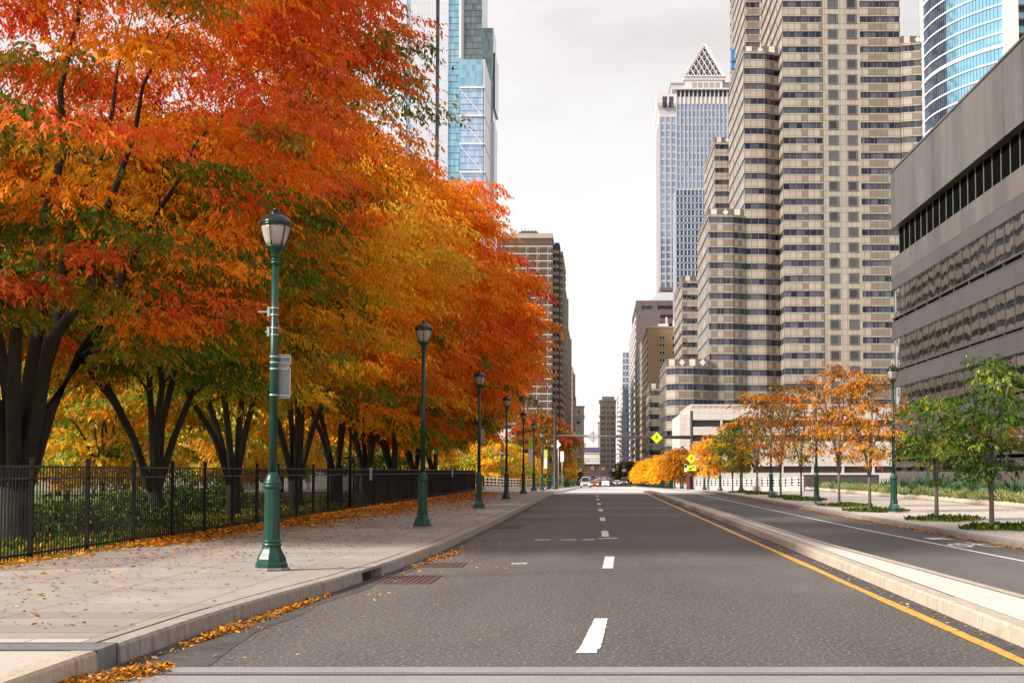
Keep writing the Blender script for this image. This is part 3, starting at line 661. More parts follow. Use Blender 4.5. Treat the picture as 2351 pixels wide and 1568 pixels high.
def profile(h, kind):
    if kind == 'vase': xs, ys = [0,.08,.2,.35,.5,.65,.8,.92,1], [.50,.82,.98,1,.98,.90,.72,.48,.15]
    elif kind == 'fan': xs, ys = [0,.12,.25,.4,.55,.68,.82,.93,1], [.34,.52,.72,.90,1,.98,.84,.58,.22]
    elif kind == 'round': xs, ys = [0,.15,.35,.55,.75,.9,1], [.3,.75,1,1,.82,.5,.12]
    else: xs, ys = [0,.15,.35,.55,.75,.9,1], [.35,.85,1,.85,.6,.35,.08]
    return np.interp(h, xs, ys)
def tree_geo(seed, H, zb, R, tr, fork, K, ntw, nlf, leaf, pal, kind='vase', limbs=6, pad=1.0, bark='bark', lean=0, hollow=.5, spread=.55, trunk_only_low=False, droop=.5, aspect=.38, hmid=None, dim=1.0):
    """returns (trunk mesh object data, crown mesh) in local coordinates, base at origin"""
    r = np.random.RandomState(seed)
    # clump centres through the crown's volume, biased outward
    h = r.beta(1.55 if hmid else 1.25, 1.15, K); a = r.uniform(0, 2*math.pi, K); f = hollow+(1-hollow)*r.uniform(0, 1, K)**.6
    wob = 1+.10*np.sin(a*3+seed)+.07*np.sin(a*5+2*seed+h*6)
    rad = R*profile(h, kind)*f*wob; z = zb+(H-zb)*h
    cen = np.stack([rad*np.cos(a)+lean*h, rad*np.sin(a), z], 1)
    # skeleton
    mb = MB(); nodes = []
    base = np.array([0,0,0.]); fk = np.array([lean*.1, 0, fork])
    mb.tube([(0,0,-.4),(0,0,0),(0,0,fork*.35),tuple(fk)], [tr*1.35, tr*1.12, tr*.95, tr*.9], 12)
    for k in range(limbs):
        aa = 2*math.pi*(k+r.uniform(-.25, .25))/limbs; rr = R*spread*r.uniform(.8, 1.1); top = zb+(H-zb)*r.uniform(.55, .85)
        if k == 0: rr *= .25; top = zb+(H-zb)*.9
        pts = [fk+np.array([math.cos(aa)*tr*.35, math.sin(aa)*tr*.35, -fork*.25])]
        for q in np.linspace(.12, 1, 8):
            o = rr*(q**.92); pts.append(np.array([math.cos(aa)*o+lean*q*.6, math.sin(aa)*o, fork+(top-fork)*(q**.85)])+r.normal(0, .10*R/8, 3)*(q > .15))
        rad_ = [tr*.42*(1-q)**1.15+.018 for q in np.linspace(0, 1, 9)]
        mb.tube([tuple(p) for p in pts], rad_, 8)
        for i in range(2, 9): nodes.append((pts[i], rad_[i]))
    order = np.argsort(np.linalg.norm(cen[:,:2], axis=1))
    NP = [n_[0] for n_ in nodes]; NR = [n_[1] for n_ in nodes]
    for i in order:
        c = cen[i]; A = np.array(NP); d = np.linalg.norm(A-c, axis=1)+np.maximum(0, A[:,2]-c[2]+.2)*1.6
        j = int(np.argmin(d)); s = A[j]; L = np.linalg.norm(c-s)
        if L < .05: continue
        r0 = min(NR[j]*.7, .012+.018*L); mid = (s+c)/2+np.array([0,0,.10*L])+r.normal(0, .05*L, 3)
        q1 = s*.7+mid*.3+np.array([0,0,.02*L])
        mb.tube([tuple(s), tuple((s+mid)/2+np.array([0,0,.03*L])), tuple(mid), tuple((mid+c)/2+np.array([0,0,.04*L])), tuple(c)], [r0, r0*.85, r0*.65, r0*.45, .008], 4)
        NP += [mid, c]; NR += [r0*.65, max(.012, r0*.4)]
    # leaves: twigs spread through each clump, leaves alternating along the twig
    o = cen.copy(); o[:,2] = 0; o[:,0] -= lean*h; o = unit(o); tang = np.stack([-o[:,1], o[:,0], np.zeros(K)], 1)
    T = K*ntw; ci = np.repeat(np.arange(K), ntw)
    psz = pad*(1+.35*r.normal(size=K)).clip(.5, 1.8); u = r.uniform(0, 1, T)**.55; th = r.uniform(0, 2*math.pi, T)
    lo = (u*np.cos(th))[:,None]*o[ci]*psz[ci][:,None]*1.15; lt = (u*np.sin(th))[:,None]*tang[ci]*psz[ci][:,None]
    dz = -droop*.55*psz[ci]*(u*np.cos(th)+.25*u**2)+r.normal(0, .12, T)*psz[ci]
    tp = cen[ci]+lo+lt; tp[:,2] += dz
    td = unit(o[ci]*(.55+.5*np.cos(th))[:,None]+tang[ci]*(.8*np.sin(th))[:,None]+np.stack([np.zeros(T), np.zeros(T), -.25-.35*r.uniform(size=T)], 1)+r.normal(0, .28, (T,3)))
    n = T*nlf; ti = np.repeat(np.arange(T), nlf); k = np.tile(np.arange(nlf), T)
    s = (k+r.uniform(0, .6, n))/nlf*leaf*nlf*.42
    P = tp[ti]+td[ti]*s[:,None]; P[:,2] -= .25*s**2
    sd = np.where(k % 2 == 0, 1., -1.); hs = unit(np.cross(td[ti], np.array([0,0,1.])))
    Dv = unit(td[ti]*.6+hs*(sd*.75)[:,None]+np.stack([np.zeros(n), np.zeros(n), -.30-.45*r.uniform(size=n)], 1)+r.normal(0, .32, (n,3)))
    Nrm = unit(np.array([0,0,1.])+r.normal(0, .6, (n,3))+o[ci][ti]*.25)
    # colour: each clump takes one hue of the palette, outer and higher clumps turn first
    names, fn = pal
    hn = (h-.5)*2 if hmid is None else np.clip((cen[:,2]-hmid)/3.2, -1, 1); rim = f; ns = smooth_noise(cen, seed+5, .33)
    w = fn(hn, rim, ns, r); idx = (w.cumsum(1) > (r.uniform(size=(K,1))*w.sum(1)[:,None])).argmax(1)
    base_c = np.array([PAL[q] for q in names]); cc = base_c[idx]*r.uniform(.72, 1.15, (K,1))*dim
    lc = cc[ci][ti]; sw = r.uniform(size=n) < .13; alt = base_c[idx[np.random.RandomState(seed+9).randint(0, K, n)]]
    lc = np.where(sw[:,None], alt, lc); lc = lc*(1+r.normal(0, .16, (n,1)))*(1+r.normal(0, .06, (n,3)))
    tw = 1+.12*r.normal(size=T); lc = lc*tw[ti][:,None]
    Lf = leaf*(1+.33*r.normal(size=n)).clip(.4, 1.9)
    return mb, leaf_mesh('crown', P, Dv, Nrm, Lf, Lf*aspect, lc, M['leaf'])
def make_tree(name, lab, group, x, D, z, bark='bark', rz=0, **kw):
    t = thing(name, lab, 'tree', (x, D, z), group, rz)
    mb, me = tree_geo(**kw); mb.build('trunk', M[bark], t, world=False)
    ob = bpy.data.objects.new('crown', me); C.objects.link(ob); ob.parent = t
    return t
def W_(*cols):    # palette helper: list of (name, base, d_height, d_noise, d_rim)
    names = [c[0] for c in cols]
    def fn(h, rim, ns, r):
        return np.stack([np.clip(c[1]+c[2]*h+c[3]*ns+c[4]*(rim-.75)*4, .0, 9)+1e-4 for c in cols], 1)
    return names, fn
palA = W_(('coral',.55,.35,.8,.25),('orange',.85,.35,-.2,.3),('deep',.30,.25,0,0),('green',.85,-1.0,-.7,-.35),('olive',.75,-.7,-.6,-.2),('amber',.25,0,-.3,0))
palB = W_(('gold',.15,-.5,0,0),('orange',.9,.2,.2,.2),('deep',.35,.2,.2,.1),('amber',.5,-.1,-.4,0),('green',.30,-.6,-.1,-.3),('olive',.28,-.4,-.1,-.2),('lime',.1,-.3,-.1,0))
palC = W_(('gold',1.5,0,.3,0),('lemon',.15,0,.1,0),('amber',.6,.1,.2,.1),('orange',.12,.1,-.3,.1),('olive',.25,-.35,0,-.2),('lime',.12,-.3,0,0))
palD = W_(('green',.2,-.7,0,0),('lime',.12,-.4,0,0),('gold',.2,-.6,0,0),('orange',.9,0,0,0),('deep',1.0,.2,.3,.1),('red',.10,0,.3,.1),('amber',.12,-.3,-.2,0),('olive',.08,-.2,0,-.1))
palE = W_(('amber',.5,-.2,.3,0),('deep',.8,.5,0,0),('orange',.6,.3,0,0),('green',.16,-.45,0,-.1),('olive',.15,-.3,0,-.1),('gold',.2,-.4,0,0))
palH = W_(('amber',.8,.1,.3,0),('gold',.8,.1,.3,0),('orange',.4,.2,-.3,.1),('green',.5,-1.0,-.1,-.3),('olive',.4,-.6,-.1,-.2),('lime',.35,-.8,-.1,0))
palF = W_(('orange',1,.3,.2,0),('deep',.4,.3,.2,.1),('amber',.5,-.2,-.3,0),('gold',.3,-.6,0,0),('green',.45,-1.1,0,-.2),('olive',.25,-.5,0,0),('lime',.2,-.5,0,0))
palY = W_(('lemon',.4,0,.3,0),('gold',.8,0,0,0),('lime',.5,-.2,-.4,0),('amber',.3,.2,0,0))
palG = W_(('lime',.8,0,.3,0),('green',.4,-.2,0,0),('lemon',.3,.2,-.3,0))
g = 'large autumn trees in a row behind the fence'
BIG = [ # x, D, H, zb, R, trunk r, fork, K, ntw, nlf, leaf, palette, label
 (-12.2,30.0,15.0,4.0,8.6,.37,1.4,680,60,10,.120,palA,'largest tree, coral red and green crown, thick forked trunk at the left edge'),
 (-11.9,38.4,11.0,3.9,6.6,.22,1.3,360,46,9,.135,palH,'second tree from the left, slender stems forking low behind the fence'),
 (-12.1,47.5,12.8,4.0,7.5,.25,1.4,420,46,8,.155,palC,'third tree from the left, golden yellow crown left of the second lamp'),
 (-12.0,56.8,15.6,4.0,7.9,.29,1.5,400,42,8,.18,palF,'fourth tree from the left, amber crown, trunk just right of nearest lamp'),
 (-12.1,66.0,15.8,4.0,7.8,.27,1.6,400,38,8,.22,palD,'fifth tree from the left, deep orange crown above the second lamp'),
 (-12.1,75.0,15.6,4.0,7.6,.28,1.6,360,36,8,.24,palD,'sixth tree from the left, red orange crown near the third lamp'),
 (-12.0,84.0,15.4,3.5,7.8,.28,1.7,340,36,8,.26,palD,'seventh tree from the left, red crown seen above the third lamp'),
 (-12.0,94.0,15.2,3.4,8.0,.29,1.8,320,36,8,.28,palE,'eighth tree from the left, orange over amber, behind the fourth lamp'),
 (-12.0,105.0,14.8,3.2,8.0,.29,1.7,320,34,8,.30,palE,'farthest large tree of the left row, amber lower crown')]
for i, (x, D, H, zb, R, tr, fk, K, nt_, nl, lf, pal, lab) in enumerate(BIG):
    make_tree('autumn_tree', lab, g, x, D, .05, seed=11+i*7, H=H, zb=zb, R=R, tr=tr, fork=fk, K=K, ntw=nt_, nlf=nl, leaf=lf, pal=pal, limbs=9 if i == 0 else 5+i % 2, pad=.80 if i == 0 else .86, kind='fan', spread=.62 if i == 0 else .76, hmid=8.8 if i == 0 else 7.3, hollow=.6 if i == 0 else .5)
# yellow and green trees farther back in the park
g = 'smaller yellow and green trees deeper in the park'
SM = [(-21.5,62,7.2,palY,'yellow park tree seen between the first and second trunks'),(-26,70,7.5,palG,'lime green park tree right of the second trunk, before the white wall'),
      (-22,84,8,palY,'golden park tree seen right of the third trunk'),(-23,104,9,palY,'yellow park tree seen between the fourth and fifth trunks'),
      (-31,54,7.5,palG,'pale green park tree at the left edge above the stained wall'),(-20.5,122,9,palG,'green park tree beyond the sixth trunk'),(-17.5,140,8,palY,'yellow park tree beyond the farthest large trunks'),
      (-34,90,10,palC,'tall amber park tree far behind the second trunk'),(-30,120,11,palB,'orange park tree far behind the fourth trunk')]
proto = {}
for i, (x, D, H, pal, lab) in enumerate(SM):
    key = id(pal)
    if key not in proto:
        t = make_tree('park_tree', lab, g, x, D, .0, seed=101+i, H=8, zb=1.5, R=4.4, tr=.16, fork=1.4, K=150, ntw=26, nlf=7, leaf=.26, pal=pal, kind='round', limbs=5, pad=.75); proto[key] = t
    else: t = copy_tree(proto[key])
    s = H/8; t.location = (x, D, 0); t.scale = (s,s,s); t.rotation_euler = (0,0,i*1.3); tag(t, lab)
# trees beyond the crest, left side
g = 'trees beyond the crest on the left'
make_tree('bare_tree', 'half bare reddish brown tree behind the left mast', g, -6.9, 172, gz(172), dim=.75, seed=201, H=9.4, zb=1.8, R=4.3, tr=.2, fork=1.6, K=150, ntw=20, nlf=7, leaf=.30, pal=W_(('brown',.9,-.2,0,0),('rust',.7,.6,.2,0),('olive',.3,-.3,0,0),('red',.2,.5,0,0)), kind='round', limbs=6, pad=.7)
ty = make_tree('yellow_tree', 'bright yellow small tree beyond the end of the fence', g, -10.2, 138, gz(138)-.6, seed=202, H=6.0, zb=1.2, R=3.0, tr=.12, fork=1.2, K=110, ntw=22, nlf=7, leaf=.24, pal=palY, kind='round', limbs=5, pad=.6)
for x, D, s, lab in ((-13.8,146,1.05,'yellow small tree left of the far side street lamps'),(-8.2,152,.8,'lemon small tree between the far lamps and the brown tree')):
    c = copy_tree(ty); c.location = (x,D,gz(D)-.6); c.scale = (s,s,s); c.rotation_euler = (0,0,D); tag(c, lab)
tm = make_tree('street_tree', 'orange street tree past the left mast, first of the far row', g, -8.2, 205, gz(205), seed=203, H=8.5, zb=1.6, R=3.7, tr=.16, fork=1.5, K=110, ntw=18, nlf=7, leaf=.38, pal=W_(('orange',.5,0,.4,0),('brown',.5,.2,-.2,0),('green',.5,-.2,-.3,0),('olive',.4,0,0,0)), kind='round', limbs=5, pad=.75)
for k in range(1, 7):
    c = copy_tree(tm); D = 205+k*24; c.location = (-8.2-.2*(k % 2), D, gz(D)); c.rotation_euler = (0,0,k*1.7); s = [1,.92,1.05,.85,.9,.8,.75][k]; c.scale = (s,s,s); tag(c, '%s orange and green street tree of the far left row' % ORD[k])
# right pavement trees
g = 'young trees along the right pavement'
palR = W_(('brown',.9,.2,.2,0),('rust',.9,.3,.2,0),('amber',.3,-.3,-.2,0),('deep',.2,0,0,0),('olive',.2,-.2,0,0))
palO = W_(('amber',1.2,0,.2,0),('rust',.35,.2,0,0),('brown',.6,.2,0,0),('orange',.3,.2,0,0),('olive',.15,0,0,0))
palGr = W_(('green',1.0,0,.2,0),('dkgreen',.6,-.2,-.2,0),('lime',.22,.1,.2,.1),('olive',.15,0,0,0))
palGB = W_(('olive',.8,0,.3,0),('green',.6,0,0,0),('brown',.4,.3,-.3,0),('gold',.15,0,0,0))
palYo = W_(('gold',1.0,0,.2,0),('amber',.9,0,0,0))
RT = [ # x, D, H, zb, R, K, ntw, nlf, leaf, pal, kind, label
 (9.94,35.9,4.35,1.35,1.12,72,10,8,.095,palGr,'cone','leafy green young tree nearest the camera on the right pavement',.030),
 (10.08,42.3,3.85,1.45,1.08,54,10,8,.095,palGr,'round','second green young tree, bushier, right of the nearest right lamp',.026),
 (9.9,51.7,5.1,1.8,1.4,70,9,7,.11,palO,'round','orange brown young tree just left of the nearest right lamp',.0),
 (10.1,59.4,6.0,2.0,1.7,74,9,7,.115,palO,'round','amber young tree right of the second right lamp',.0),
 (10.3,71.8,6.3,2.0,1.9,66,8,7,.135,palR,'round','rust brown young tree left of the second right lamp',.0),
 (10.2,79.0,6.3,2.0,2.1,66,8,7,.145,palR,'round','reddish brown young tree, second one left of the second right lamp',.0),
 (10.2,90.5,6.6,2.2,2.0,60,6,7,.16,palR,'round','thin brown young tree right of the third right lamp',.0),
 (9.9,97.0,5.2,1.8,1.4,74,9,7,.16,palGB,'round','olive green young tree between third and fourth right lamps',.0),
 (10.2,107.0,4.8,1.6,1.3,74,10,7,.17,palGB,'round','dark olive young tree left of the fourth right lamp',.0),
 (10.3,131.0,5.2,1.5,1.25,80,11,7,.19,palYo,'round','yellow young tree left of the fifth right lamp',.0)]
_RT = RT
for i, (x, D, H, zb, R, K, nt_, nl, lf, pal, kind, lab, _q) in enumerate(RT):
    make_tree('young_tree', lab, g, x, D, gz(D)+.14, bark='bark_pale', seed=301+i*3, H=H, zb=zb, R=R, tr=.058 if i > 1 else .065, fork=zb*.93, K=K, ntw=nt_, nlf=nl, leaf=lf, pal=pal, kind=kind, limbs=5, pad=.42, hollow=.25, spread=.7, dim=.80 if 1 < i < 7 else (.85 if i > 6 else 1.0), droop=.35 if i > 1 else .8, aspect=.42 if i > 1 else .5)
to = make_tree('young_tree', 'orange round tree just left of the right mast', g, 10.4, 177, gz(177), seed=352, H=5.3, zb=1.4, R=1.7, tr=.09, fork=1.6, K=90, ntw=12, nlf=7, leaf=.28, dim=.8, pal=W_(('rust',.8,0,0,0),('amber',.7,-.3,0,0),('orange',.5,0,0,0)), kind='round', limbs=5, pad=.55, bark='bark_pale')
tyl = make_tree('young_tree', 'bright yellow tree, first of the far right row', g, 10.4, 205, gz(205), seed=353, H=5.1, zb=1.8, R=2.0, tr=.09, fork=1.8, K=90, ntw=11, nlf=7, leaf=.36, pal=palYo, kind='round', limbs=5, pad=.6, bark='bark_pale')
for k, D in enumerate((225,246,268,292,318,345)):
    c = copy_tree(tyl); c.location = (10.3, D, gz(D)); c.rotation_euler = (0,0,k*2.1); s = [.92,1.05,1.0,1.1,1.0,.9][k]; c.scale = (s,s,s); tag(c, '%s bright yellow tree of the far right row' % ORD[k+1])
tdk = make_tree('street_tree', 'dark green tree on the right beyond the yellow row', 'dark trees at the end of the street', 10.2, 430, gz(430), seed=360, H=7.0, zb=1.6, R=3.0, tr=.2, fork=1.8, K=110, ntw=12, nlf=6, leaf=.6, pal=W_(('dkgreen',1,0,0,0),('olive',.3,0,0,0),('brown',.2,0,0,0)), kind='round', limbs=5, pad=.9)
for x, D, lab in ((8.8,450,'second dark tree on the right at the end of the street'),(-9,420,'dark tree on the left at the end of the street'),(-9,500,'farther dark tree on the left at the end of the street')):
    c = copy_tree(tdk); c.location = (x,D,gz(D)); c.rotation_euler = (0,0,D); tag(c, lab)
# ------------------------------------------------------------------ fallen leaves and low plants (nobody could count them)
def scatter(name, pts, size, names, probs, label, cat, tilt=.35, stand=False, bend=.1, seed=1, aspect=.4, mat='litter', kind='stuff'):
    r = np.random.RandomState(seed); n = len(pts); a = r.uniform(0, 2*math.pi, n)
    if stand: Dv = unit(np.stack([np.cos(a)*.6, np.sin(a)*.6, .5+r.uniform(size=n)], 1))
    else: Dv = unit(np.stack([np.cos(a), np.sin(a), r.normal(0, tilt, n)], 1))
    Nrm = unit(np.array([0,0,1.])+r.normal(0, tilt, (n,3)))
    bc = np.array([PAL[q] for q in names]); c = bc[r.choice(len(names), n, p=np.array(probs)/sum(probs))]*(1+r.normal(0, .2, (n,1)))
    Lf = size*(1+.3*r.normal(size=n)).clip(.4, 1.8)
    ob = bpy.data.objects.new(name, leaf_mesh(name, np.asarray(pts), Dv, Nrm, Lf, Lf*aspect, c, M[mat], bend)); C.objects.link(ob)
    if kind: ob['kind'] = kind
    tag(ob, label, cat); return ob
rs = np.random.RandomState(5); gzv = np.vectorize(gz); kL = np.vectorize(kerbL); kR = np.vectorize(kerbR)
# scattered over the left pavement
n = 8000; D = 13+rs.uniform(size=n)**1.3*60; t = rs.beta(1.1, 1.9, n); X = -9.05+t*(kL(D)-.1+9.05)
kp = rs.uniform(size=n) < np.where(D < 24, .30+.4*(1-t), .9); D, X = D[kp], X[kp]
scatter('fallen_leaves', np.stack([X, D, np.full(len(D), .188)], 1), .078, ['brown','rust','amber','dry','orange'], [5,2.5,1.0,3,.6], 'loose brown and orange leaves scattered over the left pavement', 'fallen leaves', .22, seed=2)
# thick carpet by the fence further on
n = 42000; D = 27+rs.uniform(size=n)*72; t = np.abs(rs.normal(0, .42, n)); X = -9.05+t*np.interp(D, [27,40,55,100], [.9,2.2,3.4,3.6])
ok = (X < kL(D)-.5) & (smooth_noise(np.stack([X*1.2, D*.5, D*0], 1), 3, .9)+rs.normal(0, .5, n) > -.45); D, X = D[ok], X[ok]
scatter('leaf_carpet', np.stack([X, D, .178+.02*rs.uniform(size=len(D))], 1), .11, ['rust','brown','deep','amber','dry'], [3,3,2,1.5,1.2], 'thick carpet of rust orange leaves between fence and lamps', 'fallen leaves', .3, seed=3)
n = 9000; D = 20.5+rs.uniform(size=n)*40; X = -9.35+rs.gamma(2, .13, n)
scatter('leaf_edge', np.stack([X, D, .18+.03*rs.uniform(size=n)], 1), .09, ['amber','rust','olive','green','deep','gold'], [3,2,2,2,2,1], 'orange and green leaves caught along the foot of the fence', 'fallen leaves', .35, seed=4)
def drift(x0, D0, x1, D1, w, n, h, lab, seed, size=.046):
    r = np.random.RandomState(seed); t = r.uniform(size=n); s = r.normal(0, .42, n).clip(-1.3, 1.3)
    env = (.75+.25*np.sin(t*7+seed)+.2*np.sin(t*31+seed*2))*np.clip(np.minimum(t, 1-t)*5, .2, 1)
    kp = r.uniform(size=n) < (.55+.6*np.sin(t*23+seed)*np.sin(t*11+1)).clip(.12, 1); t, s, env = t[kp], s[kp], env[kp]; n = len(t); s = s+r.normal(0, .3, n)*(r.uniform(size=n) < .3)
    X = x0+(x1-x0)*t; D = D0+(D1-D0)*t; nx, ny = (D1-D0), -(x1-x0); L = math.hypot(nx, ny); X += nx/L*s*w*env; D += ny/L*s*w*env
    z = .012+h*env*np.exp(-s*s*1.8)*r.uniform(.1, 1, n)
    scatter('leaf_drift', np.stack([X, D, z+gzv(D)], 1), size, ['amber','orange','brown','rust','gold','dry'], [1.6,1.3,4,3,.3,3], lab, 'fallen leaves', .42, seed=seed, aspect=.46)
drift(-3.98,10.4,-3.52,11.85,.28,6500,.045,'heap of orange leaves against the kerb at the bottom left corner',11)
drift(-3.78,13.1,-3.44,18.5,.13,6500,.035,'long drift of orange leaves in the gutter before the first grate',12)
drift(-3.88,11.9,-3.7,13.2,.10,160,.02,'few leaves in the dark gutter between the two drifts',13)
drift(-3.0,25.3,-2.75,28.4,.20,1800,.045,'small pile of orange leaves in the gutter behind the second grate',14)
drift(-3.12,23.4,-2.95,24.9,.10,260,.04,'leaves lying along the kerb side of the second grate',15)
n = 9000; D = 24+rs.uniform(size=n)**1.4*90; X = kR(D)-rs.gamma(1.4, .075, n)*(.6+.5*np.sin(D*1.9)+.3*np.sin(D*5.1)).clip(.15)-.02
scatter('leaf_drift', np.stack([X, D, .012+.015*rs.uniform(size=n)+gzv(D)], 1), .06, ['amber','rust','brown','dry','orange'], [1.2,2.2,4,4,.6], 'thin line of orange leaves along the foot of the right kerb', 'fallen leaves', .4, seed=16)
n = 1500; D = 25+rs.uniform(size=n)*60; X = 9+rs.uniform(size=n)**1.0*7.3
scatter('fallen_leaves', np.stack([X, D, .152+0*D], 1), .07, ['brown','rust','amber','dry'], [3,2,1,3], 'sparse dry leaves scattered over the right pavement', 'fallen leaves', .2, seed=17)
n = 700; D = 12+rs.uniform(size=n)*22; X = kL(D)+rs.gamma(1.2, .5, n); 
scatter('road_leaves', np.stack([X, D, .010+0*D], 1), .05, ['amber','dry','brown'], [2,3,2], 'tiny leaf fragments on the road beside the left kerb', 'fallen leaves', .2, seed=18)
n = 500; D = 12.5+rs.uniform(size=n)*25; X = 3.86-rs.gamma(1.5, .06, n)
scatter('road_leaves', np.stack([X, D, .010+0*D], 1), .045, ['dry','amber','pale'], [3,1,2], 'leaf fragments and grit along the foot of the median kerb', 'fallen leaves', .2, seed=19)
# undergrowth behind the fence: dark shrubs and leaf strewn grass
n = 60000; D = 19+rs.uniform(size=n)*60; X = -9.6-rs.uniform(size=n)**1.5*14
scatter('grass', np.stack([X, D, np.full(n, .08)], 1), .16, ['green','olive','dkgreen','lime','brown','amber'], [5,3,4,2,1.3,1.2], 'green grass strewn with leaves behind the fence', 'grass', stand=True, seed=21, mat='leaf')
def shrub(x, D, w, h, lab, names, probs, seed, size=.13, group='shrubs behind the fence', z=.08, kindn='shrub'):
    t = thing(kindn, lab, 'shrub', (x, D, z), group); r = np.random.RandomState(seed); n = int(1500*w*h/1.5)
    a = r.uniform(0, 2*math.pi, n); ph = np.arccos(r.uniform(0, 1, n)); q = r.uniform(.55, 1, n)*(1+.18*np.sin(a*4+seed)+.12*np.sin(ph*7))
    P = np.stack([np.cos(a)*np.sin(ph)*w*.5*q, np.sin(a)*np.sin(ph)*w*.5*q, np.cos(ph)*h*q], 1)
    ob = scatter('foliage', P, size, names, probs, None, None, .9, seed=seed, mat='leaf', kind=None, aspect=.55); ob.parent = t
    mb = MB()
    for k in range(6):
        aa = k*1.05; mb.tube([(0,0,-.05),(math.cos(aa)*w*.2, math.sin(aa)*w*.2, h*.6)], [.03,.012], 5)
    mb.build('stems', M['bark'], t, world=False)
for i, (x, D, w, h) in enumerate(((-13.2,27.0,3.0,.95),(-12.6,33.0,2.6,.9),(-13.4,40.0,3.2,1.0),(-14.5,48.0,3.4,1.1),(-11.6,36.4,2.0,.7),(-15.5,56.0,4,1.2))):
    shrub(x, D, w, h, ['low dark green shrub behind the leftmost fence panels','dark green shrub between the first two large trunks','wide dark shrub behind the second large tree','wide dark green shrub behind the third large tree','small green shrub close behind the fence by the second tree','farthest wide green shrub behind the fence'][i], ['green','dkgreen','lime','olive'], [3,4,.4,1], 400+i)
# right planting bed
strip('planting_soil', 16.9, 20.0, 40, 113.8, .20, .15, M['soil'])
t = thing('stone_edging', 'low edging of rounded pale stones along the planting bed', 'edging', (16.8, 40, .14)); mb = MB(); y = 40; rnd = random.Random(3)
while y < 113.5:
    L = rnd.uniform(.35, .7); r0 = .13+rnd.uniform(-.02, .03)
    mb.tube([(16.75,y+.02,.2),(16.75,y+.1,.23),(16.75+rnd.uniform(-.02,.02),y+L*.5,.24),(16.75,y+L-.1,.23),(16.75,y+L-.02,.2)], [r0*.5,r0,r0*1.08,r0,r0*.5], 7); y += L
mb.build('stones', M['kerb_warm'], t)
def agave(x, D, s, lab, seed):
    t = thing('agave_plant', lab, 'plant', (x, D, .2), 'spiky plants in the right bed'); r = np.random.RandomState(seed)
    P = []; n = 170
    a = r.uniform(0, 2*math.pi, n); el = r.uniform(.25, 1.35, n)
    Dv = np.stack([np.cos(a)*np.cos(el), np.sin(a)*np.cos(el), np.sin(el)], 1); base = np.stack([np.cos(a)*.08, np.sin(a)*.08, .05+0*a], 1)+r.normal(0, [.28*s,.28*s,.02], (n,3))
    Lf = s*(.95+.35*r.uniform(size=n)); c = np.array([PAL['blue']])*(1+r.normal(0, .3, (n,1))); c[:, 1] *= 1.15
    ob = bpy.data.objects.new('leaves', leaf_mesh('leaves', base, Dv, unit(np.array([0,0,1.])+r.normal(0, .2, (n,3))), Lf, Lf*.10, c, M['leaf'], .18)); C.objects.link(ob); ob.parent = t
    mb = MB(); mb.lathe([(.12*s,0),(.14*s,.12*s),(.05*s,.25*s)], 8); mb.build('stem', M['bark'], t, world=False)
for i, (x, D, s) in enumerate(((17.9,103,.95),(18.0,89,.9),(17.9,81.5,1.0),(18.0,76.9,1.3),(18.0,69.1,1.0),(18.0,65,.9),(17.9,60.9,1.0))):
    agave(x, D, s, ['farthest spiky plant in the bed, by the low brown wall','spiky plant in the bed just left of the nearest right lamp','spiky plant in the bed just right of the nearest right lamp','largest spiky plant, left of the second green tree trunk','spiky plant midway between the two green tree trunks','spiky plant directly behind the nearest green tree trunk','nearest spiky plant at the right edge of the picture'][i], 500+i)
n = 52000; D = 50+rs.uniform(size=n)*60; X = 17.0+np.abs(rs.normal(0, .42, n)); ok = smooth_noise(np.stack([X*0, D*1.0, X*0], 1), 8, .8) > -.6; D, X = D[ok], X[ok]
zt = .22+.38*np.exp(-((X-17.3)/.5)**2)*rs.uniform(.2, 1, len(X))*(1+.3*np.sin(D*2.1))
scatter('ornamental_grass', np.stack([X, D, zt], 1), .22, ['pale','lime','olive','green'], [5,1,1.5,1.5], 'pale green tufted grass mounds along the front of the bed', 'grass', stand=True, seed=22, mat='leaf', aspect=.12)
n = 26000; D = 50+rs.uniform(size=n)*62; X = 17.6+rs.uniform(size=n)*2.3
scatter('ground_cover', np.stack([X, D, .22+.25*rs.uniform(size=n)], 1), .16, ['green','dkgreen','olive','brown'], [3,4,1,1], 'dark green ground cover at the back of the bed', 'ground cover', stand=True, seed=23, mat='leaf')
for i, (x, D, *_r) in enumerate(RT[:8]):
    n = 1700; r = np.random.RandomState(600+i); a = r.uniform(0, 2*math.pi, n); q = r.uniform(size=n)**.75; P = np.stack([x+.25+np.cos(a)*q*1.0, D+np.sin(a)*q*1.25, .15+.12*r.uniform(size=n)*(1-q*.6)*(.6+.4*np.sin(a*5))], 1)
    P[:,0] += .22*np.sin(a*3+i)*q; P[:,1] += .2*np.sin(a*4+i)*q
    scatter('tree_pit_plants', P, .11, ['green','dkgreen','olive','brown'], [4,5,1,.4], 'low green ground cover around the foot of the %s young tree on the right' % ORD[i], 'ground cover', stand=True, seed=610+i, mat='leaf', aspect=.5)
